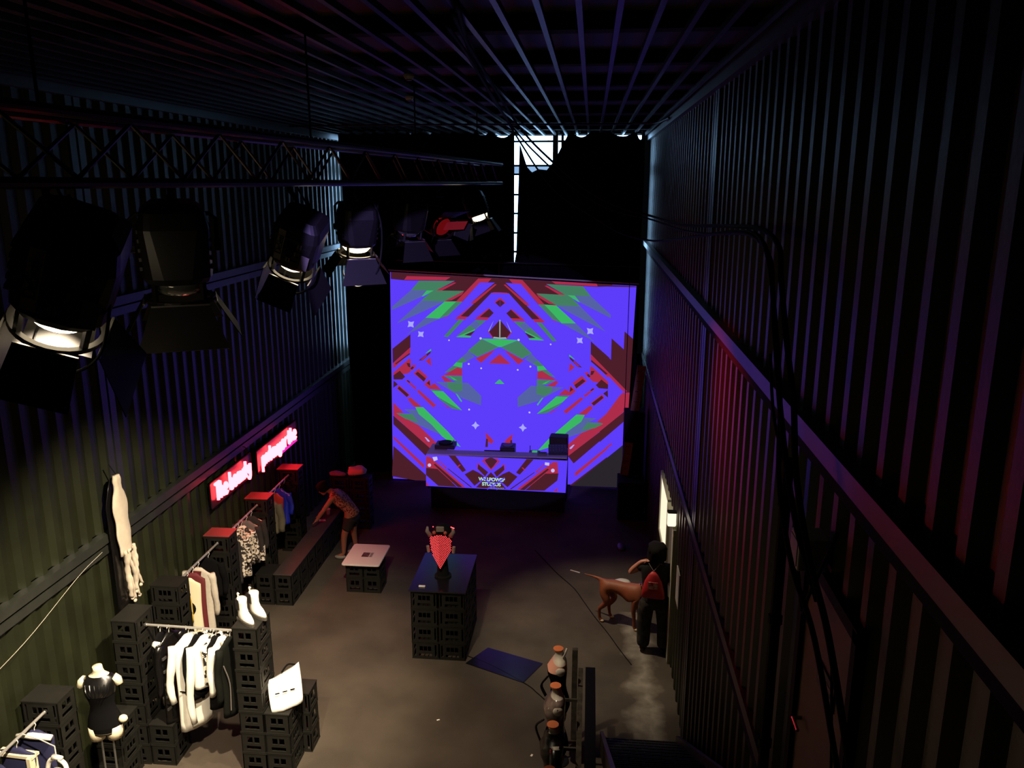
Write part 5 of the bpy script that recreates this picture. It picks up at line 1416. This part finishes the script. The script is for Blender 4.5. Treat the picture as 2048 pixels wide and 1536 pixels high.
# floor cables
def fcable(label, pts, r=.007):
    o = MB().tube(smoothpath([(x, y, r) for x, y in pts], 6), r, 6).build('floor_cable', M_rubber); tag(o, label, 'cable')
fcable('thin dark cable lying across the floor past the dog', [(-.95, 14.8), (-.8, 14.5), (-.5, 13.9), (-.17, 13.34), (.02, 12.85), (.2, 12.37), (.4, 11.9), (.58, 11.42), (.74, 11.03)])
fcable('thin dark cable running from the plinth under the floor mat', [(-1.72, 11.02), (-1.4, 10.85), (-.8, 10.4), (-.62, 10.2), (-.5, 10.05), (-.40, 9.9)])
o = MB().add([(-1.73, 10.83, .012), (-.83, 10.42, .012), (-.58, 10.93, .012), (-1.45, 11.28, .012), (-1.73, 10.83, 0.001), (-.83, 10.42, 0.001), (-.58, 10.93, 0.001), (-1.45, 11.28, 0.001)], [(0, 1, 2, 3), (7, 6, 5, 4), (0, 4, 5, 1), (1, 5, 6, 2), (2, 6, 7, 3), (3, 7, 4, 0)]).build('floor_mat', mat('gloss_mat', srgb(18, 18, 22), .2, spec=.5, var=.3, scale=3)); tag(o, 'glossy dark sheet lying on the floor beside the plinth', 'mat')
# litter
M_bag = mat('thin_plastic', srgb(205, 200, 188), .4)
def blob(name, label, cat, p, r, sc, mt, seed):
    m = MB(); m.ball((0, 0, r * sc[2] * .8), r, 12, 8, sc)
    rnd = random.Random(seed)
    m.v = [(x * (1 + .25 * noise.noise((x * 9 + seed, y * 9, z * 9))), y * (1 + .25 * noise.noise((x * 9, y * 9 + seed, z * 9))), max(.001, z)) for x, y, z in m.v]
    o = m.build(name, mt, loc=p, smooth=True); return tag(o, label, cat)
blob('plastic_bag', 'crumpled clear plastic bag on the floor behind the dog', 'bag', (.70, 13.55, 0), .14, (1.1, 1, .4), M_bag, 3)
blob('plastic_wrap', 'dim scrap of plastic wrap on the floor farther back', 'wrap', (.72, 15.1, 0), .11, (.8, 1.6, .3), mat('dim_plastic', srgb(70, 68, 70), .4), 5)
o = MB().box(-.10, .10, -.014, .014, 0, .004, Matrix.Rotation(R(-28), 4, 'Z')).build('paper_strip', mat('paper', srgb(235, 230, 215), .7), loc=(-.16, 14.0, 0)); tag(o, 'narrow white paper strip on the floor left of the plastic bag', 'paper')
o = MB().box(-.02, .02, -.01, .01, 0, .003, Matrix.Rotation(R(30), 4, 'Z')).build('paper_scrap', MATS['paper'], loc=(-1.9, 9.48, 0)); tag(o, 'tiny white paper scrap on the floor in front of the plinth', 'paper')
o = MB().box(-.02, .02, -.012, .012, 0, .003, Matrix.Rotation(R(70), 4, 'Z')).build('paper_scrap', MATS['paper'], loc=(-.60, 8.9, 0)); tag(o, 'tiny white paper scrap on the floor beside the busts', 'paper')
# ================================================================== STAIR AND ITS RAIL
t = thing('steel_stair', 'dark steel stair with grated treads along the right wall', 'stair', (0, 0, 0))
tread = MB()
for k in range(9):
    tread.box(.30, 1.20, .03 * k, .03 * k + .012, 0, .03)
for k in range(13):
    tread.box(.30 + .08 * k - .004, .30 + .08 * k + .004, 0, .255, .004, .026)
tread.box(.30, 1.20, -.01, .0, -.02, .03)
TM = tread.mesh('tread', M_rail)
for k in range(15):
    inst(TM, 'tread', t, (0, 8.75 - .30 * k, .22 + .192 * k))
for x in (.27, 1.21):
    MB().add([(x - .02, 9.05, 0), (x + .02, 9.05, 0), (x + .02, 4.4, 2.98), (x - .02, 4.4, 2.98), (x - .02, 9.05, .3), (x + .02, 9.05, .3), (x + .02, 4.4, 3.28), (x - .02, 4.4, 3.28)], [(0, 1, 2, 3), (4, 7, 6, 5), (0, 4, 5, 1), (1, 5, 6, 2), (2, 6, 7, 3), (3, 7, 4, 0)]).build('stringer', M_rail, t)
t = thing('barrier_rail', 'heavy black steel barrier rail beside the busts', 'barrier', (0, 0, 0))
MB().box(.05, .17, 6.4, 9.12, 1.06, 1.15).build('top_rail', M_black, t)
MB().box(-.04, .02, 6.4, 9.25, .98, 1.05).build('side_channel', mat('channel_grey', srgb(86, 80, 70), .85, spec=.08, var=.5, scale=12), t)
for y in (9.05, 7.8, 6.5):
    MB().box(.06, .16, y - .05, y + .05, 0, 1.06).build('post', M_black, t)
for y in (8.62, 7.75, 6.95):
    MB().box(-.20, -.04, y - .012, y + .012, 1.0, 1.035).build('bracket', MATS['channel_grey'], t)
MB().box(-.12, -.05, 9.24, 9.30, 0, 1.30).build('end_post', MATS['channel_grey'], t)
# ================================================================== PEOPLE AND DOG
def skin(name, J, E, mt, parent, root=None, sub=2, smooth=True):
    """J: {joint: (x, y, z, rx[, ry])}, E: list of joint pairs"""
    names = list(J)
    idx = {n: i for i, n in enumerate(names)}
    me = bpy.data.meshes.new(name)
    me.from_pydata([J[n][:3] for n in names], [(idx[a], idx[b]) for a, b in E], [])
    me.materials.append(mt)
    o = bpy.data.objects.new(name, me)
    col.objects.link(o)
    if parent is not None: o.parent = parent
    md = o.modifiers.new('skin', 'SKIN')
    md.use_smooth_shade = smooth
    sv = me.skin_vertices[0].data if me.skin_vertices else None
    if sv is None:
        me.attributes.new if False else None
        bm = bmesh.new(); bm.from_mesh(me); bm.verts.layers.skin.verify(); bm.to_mesh(me); bm.free()
        sv = me.skin_vertices[0].data
    for n in names:
        j = J[n]
        sv[idx[n]].radius = (j[3], j[4] if len(j) > 4 else j[3])
        sv[idx[n]].use_root = (n == (root or names[0]))
    ss = o.modifiers.new('sub', 'SUBSURF'); ss.levels = sub; ss.render_levels = sub
    return o
M_skin1 = mat('skin_warm', srgb(176, 118, 92), .55)
M_skin2 = mat('skin_brown', srgb(150, 96, 74), .55)
M_hair = mat('dark_hair', srgb(14, 11, 10), .9, spec=.1)
M_tee = mat('black_tee', srgb(18, 18, 20), .9)
M_trous = speckle('dark_camo_trousers', srgb(42, 42, 32), srgb(18, 18, 16), 9, .5)
M_redbag = mat('red_bag', srgb(176, 30, 36), .6, var=.2, scale=9)
M_shoe = mat('dark_shoe', srgb(34, 30, 28), .6)
def hand_parts(J, E, base, d, up, side, n):
    """adds a palm and five fingers to a joint table: base point, finger direction d, palm normal up, side vector"""
    b = Vector(base); d = Vector(d).normalized(); s = Vector(side).normalized(); u = Vector(up).normalized()
    J[n + 'palm'] = (*(b + d * .045), .034, .016); E.append((n + 'wrist', n + 'palm'))
    for k, (o_, l_) in enumerate(((-.028, .062), (-.010, .072), (.010, .068), (.028, .052))):
        r_ = b + d * .085 + s * o_
        J[n + 'f%d' % k] = (*r_, .0095); E.append((n + 'palm', n + 'f%d' % k))
        m_ = r_ + d * l_ * .55 + u * .006
        J[n + 'g%d' % k] = (*m_, .0085); E.append((n + 'f%d' % k, n + 'g%d' % k))
        J[n + 'h%d' % k] = (*(m_ + d * l_ * .4 - u * .016), .0075); E.append((n + 'g%d' % k, n + 'h%d' % k))
    th = b + d * .03 - s * .036
    J[n + 't0'] = (*th, .011); E.append((n + 'palm', n + 't0'))
    J[n + 't1'] = (*(th + d * .04 - s * .016), .009); E.append((n + 't0', n + 't1'))
def head_on(t, c, rz, hairlen, pitch=0):
    Mh = Matrix.Translation(c) @ Matrix.Rotation(rz, 4, 'Z') @ Matrix.Rotation(pitch, 4, 'X')
    m = MB()
    rg = []
    for z, hx, hy, yo in ((-.115, .035, .03, -.035), (-.10, .048, .05, -.03), (-.06, .062, .078, -.012), (0, .074, .095, 0), (.05, .077, .098, .004), (.09, .066, .085, .008), (.12, .036, .05, .01)):
        rg.append([Mh @ Vector((hx * math.cos(2 * math.pi * k / 18), yo + hy * math.sin(2 * math.pi * k / 18), z)) for k in range(18)])
    m.rings(rg)
    return m, Mh
def face_parts(t, Mh, skinm):
    MB().rings([[Mh @ Vector((hx * math.cos(a), -.085 - pr + 0 * a, z + .012 * math.sin(a))) for a in [2 * math.pi * k / 8 for k in range(8)]] for hx, pr, z in ((.016, .0, -.015), (.012, .02, -.022), (.004, .026, -.026))]).build('nose', skinm, t, smooth=True)
    for s in (-1, 1):
        m = MB(); m.ball((0, 0, 0), .011, 8, 6); m.v = [tuple(Mh @ Vector((x + s * .032, y - .083, z + .008))) for x, y, z in m.v]; m.build('eye', mat('eye_dark', srgb(40, 30, 26), .3), t, smooth=True)
        m = MB(); m.ball((0, 0, 0), .026, 8, 6, (.35, .7, 1.1)); m.v = [tuple(Mh @ Vector((x + s * .078, y + .005, z - .01))) for x, y, z in m.v]; m.build('ear', skinm, t, smooth=True)
    m = MB(); m.ball((0, 0, 0), .022, 10, 6, (1, .3, .3)); m.v = [tuple(Mh @ Vector((x, y - .082, z - .055))) for x, y, z in m.v]; m.build('mouth', mat('lips', srgb(140, 80, 74), .5), t, smooth=True)
def hair_cap(t, Mh, mt, lo=-.06, bulk=1.12, seed=2):
    m = MB()
    rg = []
    for z, q in ((lo, .86), (lo + .05, 1.0), (.02, 1.05), (.07, 1.02), (.11, .82), (.135, .45), (.142, .1)):
        ring = []
        for k in range(22):
            a = 2 * math.pi * k / 22
            r_ = bulk * q * (1 + .4 * noise.noise((math.cos(a) * 4 + seed, math.sin(a) * 4, z * 40)))
            front = max(0, -math.sin(a))
            y_ = .012 + .100 * r_ * math.sin(a)
            z_ = z + (.07 * front if z < 0 else 0)
            if front > .5 and z < .03: y_ = max(y_, -.072)
            ring.append(Mh @ Vector((.080 * r_ * math.cos(a), y_, z_)))
        rg.append(ring)
    m.rings(rg).build('hair', mt, t, smooth=True)
# --- person at the hatch, seen from behind
PX, PY = 1.0, 11.42
t = thing('person', 'person in black t-shirt and baggy dark trousers with a red bag, standing at the hatch', 'person', (PX + .08, PY + .02, 0), R(174)); t.scale = (1.13, 1.13, 1.0)
J = {'pelvis': (0, 0, .94, .12, .09), 'waist': (0, 0, 1.08, .115, .085), 'chest': (0, -.01, 1.28, .165, .11), 'neckb': (0, 0, 1.45, .08, .07), 'neck': (0, -.01, 1.52, .055), 'skull': (0, -.02, 1.60, .07),
     'rsh': (.16, 0, 1.42, .058), 'rel': (.175, -.08, 1.15, .04), 'rwrist': (.12, -.32, 1.12, .03),
     'lsh': (-.17, 0, 1.42, .062), 'lel': (-.36, -.02, 1.27, .045), 'lwrist': (-.19, .03, 1.50, .03),
     'rhip': (.10, 0, .86, .10), 'rkn': (.12, -.02, .48, .065), 'ran': (.12, .02, .10, .04), 'rto': (.13, -.15, .04, .035),
     'lhip': (-.10, 0, .86, .10), 'lkn': (-.13, -.02, .48, .065), 'lan': (-.13, .02, .10, .04), 'lto': (-.15, -.14, .04, .035)}
E = [('pelvis', 'waist'), ('waist', 'chest'), ('chest', 'neckb'), ('neckb', 'neck'), ('neck', 'skull'), ('chest', 'rsh'), ('rsh', 'rel'), ('rel', 'rwrist'), ('chest', 'lsh'), ('lsh', 'lel'), ('lel', 'lwrist'), ('pelvis', 'rhip'), ('rhip', 'rkn'), ('rkn', 'ran'), ('ran', 'rto'), ('pelvis', 'lhip'), ('lhip', 'lkn'), ('lkn', 'lan'), ('lan', 'lto')]
J = {k: (-v[0],) + v[1:] for k, v in J.items()}          # the arm nearer the dog is the raised one
hand_parts(J, E, (-.12, -.32, 1.12), (.2, -1, .1), (0, 0, 1), (1, -.2, 0), 'r')
hand_parts(J, E, (.19, .03, 1.50), (-.9, .1, .25), (0, 0, 1), (0, 1, .0), 'l')
skin('body', J, E, M_skin1, t)
hm, Mh = head_on(t, Vector((0, -.03, 1.645)), 0, 0)
hm.build('head', M_skin1, t, smooth=True)
face_parts(t, Mh, M_skin1)
hair_cap(t, Mh, M_hair, -.13, 1.5, 2)
J = {'hem': (0, 0, .80, .175, .15), 'hip': (0, 0, .92, .19, .155), 'waist': (0, 0, 1.08, .175, .135), 'chest': (0, -.01, 1.30, .185, .125), 'top': (0, 0, 1.455, .09, .08), 'rsh': (.165, 0, 1.42, .072), 'rel': (.175, -.04, 1.24, .065), 'lsh': (-.18, 0, 1.42, .08), 'lel': (-.29, -.06, 1.33, .075)}
J = {k: (-v[0],) + v[1:] for k, v in J.items()}
skin('t_shirt', J, [('hem', 'hip'), ('hip', 'waist'), ('waist', 'chest'), ('chest', 'top'), ('chest', 'rsh'), ('rsh', 'rel'), ('chest', 'lsh'), ('lsh', 'lel')], M_tee, t)
J = {'waist': (0, 0, 1.02, .15, .12), 'pelvis': (0, 0, .92, .175, .14), 'rhip': (.105, 0, .82, .125), 'rkn': (.13, -.02, .48, .105), 'rcu': (.13, .01, .14, .095), 'rft': (.13, .01, .09, .085), 'lhip': (-.105, 0, .82, .125), 'lkn': (-.14, -.02, .48, .105), 'lcu': (-.14, .01, .14, .095), 'lft': (-.14, .01, .09, .085)}
skin('trousers', J, [('waist', 'pelvis'), ('pelvis', 'rhip'), ('rhip', 'rkn'), ('rkn', 'rcu'), ('rcu', 'rft'), ('pelvis', 'lhip'), ('lhip', 'lkn'), ('lkn', 'lcu'), ('lcu', 'lft')], M_trous, t)
for s in (-1, 1):
    m = MB(); m.ball((s * .135, -.05, .045), .05, 12, 8, (.95, 2.4, .85)); m.build('shoe', M_shoe, t, smooth=True)
t2 = thing('drawstring_bag', 'red drawstring bag with a white print on the back of the person', 'bag', (PX + .09, PY + .05, 0), R(-8))
rg = []
for z, hw, hd in ((.98, .16, .02), (1.0, .175, .05), (1.12, .16, .065), (1.26, .125, .055), (1.36, .07, .04), (1.41, .025, .02)):
    rg.append([Vector((-.03 + hw * math.cos(2 * math.pi * k / 18) + (z - 1.2) * -.02, -.20 + hd * math.sin(2 * math.pi * k / 18), z)) for k in range(18)])
MB().rings(rg).build('bag_body', M_redbag, t2, smooth=True)
MB().box(-.10, .04, -.27, -.262, 1.16, 1.27).build('white_print', mat('bag_print', srgb(236, 214, 206), .7, var=.9, scale=16, col2=srgb(176, 30, 36)), t2)
for s in (-1, 1):
    MB().tube(smoothpath([(-.03, -.20, 1.42), (s * .08 - .03, -.12, 1.50), (s * .11, -.02, 1.50)]), .005, 6).build('cord', M_grey, t2)
# --- person bending over the bench
t = thing('person', 'person in a patterned top and shorts bending over beside the crate bench', 'person', (-4.52, 14.2, 0), R(0))
J = {'pelvis': (0.12, 0, .92, .14, .11), 'waist': (.03, 0, 1.06, .10, .08), 'chest': (-.13, -.02, 1.24, .115, .085), 'neckb': (-.25, -.02, 1.33, .07), 'neck': (-.31, -.02, 1.36, .05), 'skull': (-.37, -.03, 1.38, .06),
     'rsh': (-.20, -.19, 1.27, .055), 'rel': (-.36, -.24, 1.04, .042), 'rwrist': (-.50, -.2, .84, .028), 'lsh': (-.20, .16, 1.27, .055), 'lel': (-.36, .18, 1.04, .042), 'lwrist': (-.52, .08, .86, .028),
     'rhip': (.08, -.10, .84, .095), 'rkn': (-.03, -.12, .48, .062), 'ran': (-.06, -.10, .10, .038), 'rto': (-.21, -.11, .04, .033), 'lhip': (.10, .11, .84, .095), 'lkn': (.08, .14, .48, .062), 'lan': (.12, .14, .10, .038), 'lto': (-.02, .15, .04, .033)}
E = [('pelvis', 'waist'), ('waist', 'chest'), ('chest', 'neckb'), ('neckb', 'neck'), ('neck', 'skull'), ('chest', 'rsh'), ('rsh', 'rel'), ('rel', 'rwrist'), ('chest', 'lsh'), ('lsh', 'lel'), ('lel', 'lwrist'), ('pelvis', 'rhip'), ('rhip', 'rkn'), ('rkn', 'ran'), ('ran', 'rto'), ('pelvis', 'lhip'), ('lhip', 'lkn'), ('lkn', 'lan'), ('lan', 'lto')]
hand_parts(J, E, (-.50, -.2, .84), (-.7, .1, -.7), (0, -1, 0), (0, 1, 0), 'r')
hand_parts(J, E, (-.52, .08, .86), (-.7, 0, -.7), (0, 1, 0), (0, 1, 0), 'l')
skin('body', J, E, M_skin2, t)
hm, Mh = head_on(t, Vector((-.42, -.03, 1.395)), R(-90), 0, R(35))
hm.build('head', M_skin2, t, smooth=True)
face_parts(t, Mh, M_skin2)
hair_cap(t, Mh, M_hair, -.07, 1.2, 5)
M_pat = speckle('patterned_top', srgb(178, 120, 96), srgb(96, 48, 44), 30, .5)
J = {'hem0': (.19, 0, .84, .14, .12), 'hem': (.12, 0, .93, .155, .13), 'waist': (.03, 0, 1.06, .148, .12), 'chest': (-.13, -.02, 1.24, .165, .125), 'top': (-.25, -.02, 1.335, .08), 'rsh': (-.20, -.19, 1.27, .068), 'lsh': (-.20, .16, 1.27, .068)}
skin('patterned_top', J, [('hem0', 'hem'), ('hem', 'waist'), ('waist', 'chest'), ('chest', 'top'), ('chest', 'rsh'), ('chest', 'lsh')], M_pat, t)
J = {'pelvis': (.12, 0, .90, .155, .13), 'rhip': (.08, -.10, .80, .115), 'rkn': (.02, -.12, .58, .10), 'lhip': (.10, .11, .80, .115), 'lkn': (.09, .13, .58, .10)}
skin('shorts', J, [('pelvis', 'rhip'), ('rhip', 'rkn'), ('pelvis', 'lhip'), ('lhip', 'lkn')], M_dkgrey, t)
for x, y in ((-.13, -.105), (.05, .145)):
    m = MB(); m.ball((x, y, .045), .05, 12, 8, (2.3, .95, .85)); m.build('shoe', mat('grey_shoe', srgb(140, 132, 126), .6), t, smooth=True)
# --- the dog
M_dog = mat('russet_coat', srgb(138, 74, 44), .6, var=.25, scale=4)
M_dogpaw = mat('pale_paw', srgb(196, 168, 132), .7)
t = thing('dog', 'lean short-haired russet dog standing with tail out beside the person', 'dog', (.60, 12.22, 0), R(-24)); t.scale = (1.08, 1.08, 1.12)
J = {'rump': (-.24, 0, .575, .11, .12), 'loin': (-.06, 0, .575, .10, .105), 'rib': (.12, 0, .54, .115, .15), 'chest': (.26, 0, .53, .115, .155), 'neck0': (.34, 0, .62, .10), 'neck1': (.40, 0, .70, .08), 'skull': (.46, 0, .765, .068, .062), 'stop': (.53, 0, .745, .046), 'muzzle': (.59, 0, .725, .036), 'nose': (.63, 0, .72, .026),
     'tail0': (-.32, 0, .625, .030), 'tail1': (-.41, 0, .64, .018), 'tail2': (-.52, .02, .635, .011), 'tail3': (-.61, .03, .63, .006),
     'rfs': (.27, -.085, .46, .06), 'rfe': (.25, -.095, .30, .036), 'rfw': (.265, -.09, .16, .027), 'rff': (.265, -.09, .05, .023), 'rfp': (.295, -.09, .022, .024),
     'lfs': (.27, .085, .46, .06), 'lfe': (.26, .09, .30, .036), 'lfw': (.275, .085, .16, .027), 'lff': (.275, .085, .05, .023), 'lfp': (.305, .085, .022, .024),
     'rhs': (-.23, -.085, .48, .085), 'rhk': (-.17, -.095, .34, .055), 'rhh': (-.30, -.09, .20, .030), 'rhf': (-.29, -.09, .06, .023), 'rhp': (-.255, -.09, .022, .024),
     'lhs': (-.22, .085, .48, .085), 'lhk': (-.12, .09, .34, .055), 'lhh': (-.22, .09, .20, .030), 'lhf': (-.20, .09, .06, .023), 'lhp': (-.165, .09, .022, .024)}
E = [('rump', 'loin'), ('loin', 'rib'), ('rib', 'chest'), ('chest', 'neck0'), ('neck0', 'neck1'), ('neck1', 'skull'), ('skull', 'stop'), ('stop', 'muzzle'), ('muzzle', 'nose'), ('rump', 'tail0'), ('tail0', 'tail1'), ('tail1', 'tail2'), ('tail2', 'tail3'),
     ('chest', 'rfs'), ('rfs', 'rfe'), ('rfe', 'rfw'), ('rfw', 'rff'), ('rff', 'rfp'), ('chest', 'lfs'), ('lfs', 'lfe'), ('lfe', 'lfw'), ('lfw', 'lff'), ('lff', 'lfp'),
     ('rump', 'rhs'), ('rhs', 'rhk'), ('rhk', 'rhh'), ('rhh', 'rhf'), ('rhf', 'rhp'), ('rump', 'lhs'), ('lhs', 'lhk'), ('lhk', 'lhh'), ('lhh', 'lhf'), ('lhf', 'lhp')]
skin('body', J, E, M_dog, t, root='loin')
for s in (-1, 1):
    MB().rings([[Vector((.43 + .035 * a_, s * (.062 + .010 * b_), .79 + c_)) for a_, b_ in ((-1, 0), (0, 1), (1, 0), (0, -1))] for c_ in (.0, -.03, -.09, -.115)]).build('ear', mat('dog_ear', srgb(104, 50, 28), .7), t, smooth=True)
    m = MB(); m.ball((.505, s * .04, .785), .010, 8, 6); m.build('eye', mat('dog_eye', srgb(20, 14, 10), .2), t, smooth=True)
m = MB(); m.ball((.652, 0, .727), .016, 8, 6); m.build('nose', mat('dog_nose', srgb(60, 36, 30), .4), t, smooth=True)
for x, y in ((.30, -.09), (.31, .085), (-.25, -.09), (-.16, .09)):
    m = MB(); m.ball((x, y, .022), .027, 10, 6, (1.3, 1, .8)); m.build('paw', M_dogpaw, t, smooth=True)
# the dog's collar
nk = 20
Mc = Matrix.Translation((.375, 0, .665)) @ Matrix.Rotation(R(50), 4, 'Y')
MB().rings([[Mc @ Vector((.083 * math.cos(2 * math.pi * k / nk), .083 * math.sin(2 * math.pi * k / nk), z)) for k in range(nk)] for z in (-.012, .012)], caps=False).build('collar', M_leather, t)
# ================================================================== PILE OF CLOTHES AND SMALL THINGS AT THE BACK LEFT
M_pinkcloth = mat('pinkish_cloth', srgb(196, 150, 146), .8)
stack(4, -5.25, 15.5, False, 'under the heap of pink clothes, wall side', 'crates under the clothes heap')
stack(4, -4.835, 15.5, False, 'under the heap of pink clothes, screen side', 'crates under the clothes heap')
def heap(label, p, sc, mt, seed):
    m = MB(); m.ball((0, 0, 0), .2, 18, 12, sc)
    m.v = [(x * (1 + .5 * noise.noise((x * 7 + seed, y * 7, z * 7))), y * (1 + .5 * noise.noise((x * 7, y * 7 + seed, z * 7))), z * (1 + .8 * noise.noise((x * 9, y * 9, z * 9 + seed))) + .12 * sc[2]) for x, y, z in m.v]
    lo = min(v[2] for v in m.v)
    m.v = [(x, y, z - lo) for x, y, z in m.v]
    o = m.build('folded_garment', mt, loc=p, smooth=True); tag(o, label, 'garment', 'heap of clothes')
heap('crumpled pale pink garment on top of the back crates, largest of the heap', (-4.72, 15.66, 1.12), (1.2, .8, .4), M_pinkcloth, 3)
heap('flat grey-pink garment at the wall end of the clothes heap', (-5.12, 15.62, 1.12), (.9, .6, .22), mat('mauve_cloth', srgb(120, 96, 112), .8), 8)
t = thing('paper_cup', 'small pale paper cup standing on the back of the crate bench', 'cup', (-5.10, 14.86, .579))
MB().lathe([(.03, 0), (.042, .11)], 16).build('cup_wall', mat('paper_cup', srgb(206, 170, 160), .6), t)
MB().lathe([(.045, .108), (.045, .118)], 16).build('rim', MATS['paper_cup'], t)
o = MB().box(-.06, .06, -.045, .045, 0, .003, Matrix.Rotation(R(20), 4, 'Z')).build('flyer', mat('flyer_pink', srgb(200, 150, 144), .6), loc=(-5.12, 14.55, .579)); tag(o, 'small pale flyer lying on the crate bench near the cup', 'flyer')
# unseen projector under the ceiling; purple beam added for spill, the picture glows itself
t = thing('projector', 'dark projector hung under the ceiling behind the gallery edge', 'projector', (-1.2, 1.2, 7.75))
MB().bevelbox(-.2, .2, -.17, .17, 0, .16, .03).build('case', M_black, t)
MB().lathe([(.05, 0), (.05, .04)], 16, Matrix.Translation((.06, .17, .08)) @ Matrix.Rotation(R(-90), 4, 'X')).build('lens', M_lensoff, t)
MB().tube([(0, 0, .16), (0, 0, .36)], .02, 8).build('bracket', M_black, t)
sp = bpy.data.lights.new('projector_spill_beam', 'SPOT'); sp.energy = PROJECTOR_SPILL; sp.color = (.42, .30, 1.0); sp.spot_size = R(19.5); sp.spot_blend = .08; sp.shadow_soft_size = .03
so = bpy.data.objects.new('projector_spill_beam', sp); col.objects.link(so); so.parent = t; so.location = (.06, .25, .08)
so.rotation_euler = (Vector((-1.8, 18.4, 2.5)) - Vector((-1.14, 1.45, 7.83))).to_track_quat('-Z', 'Y').to_euler()
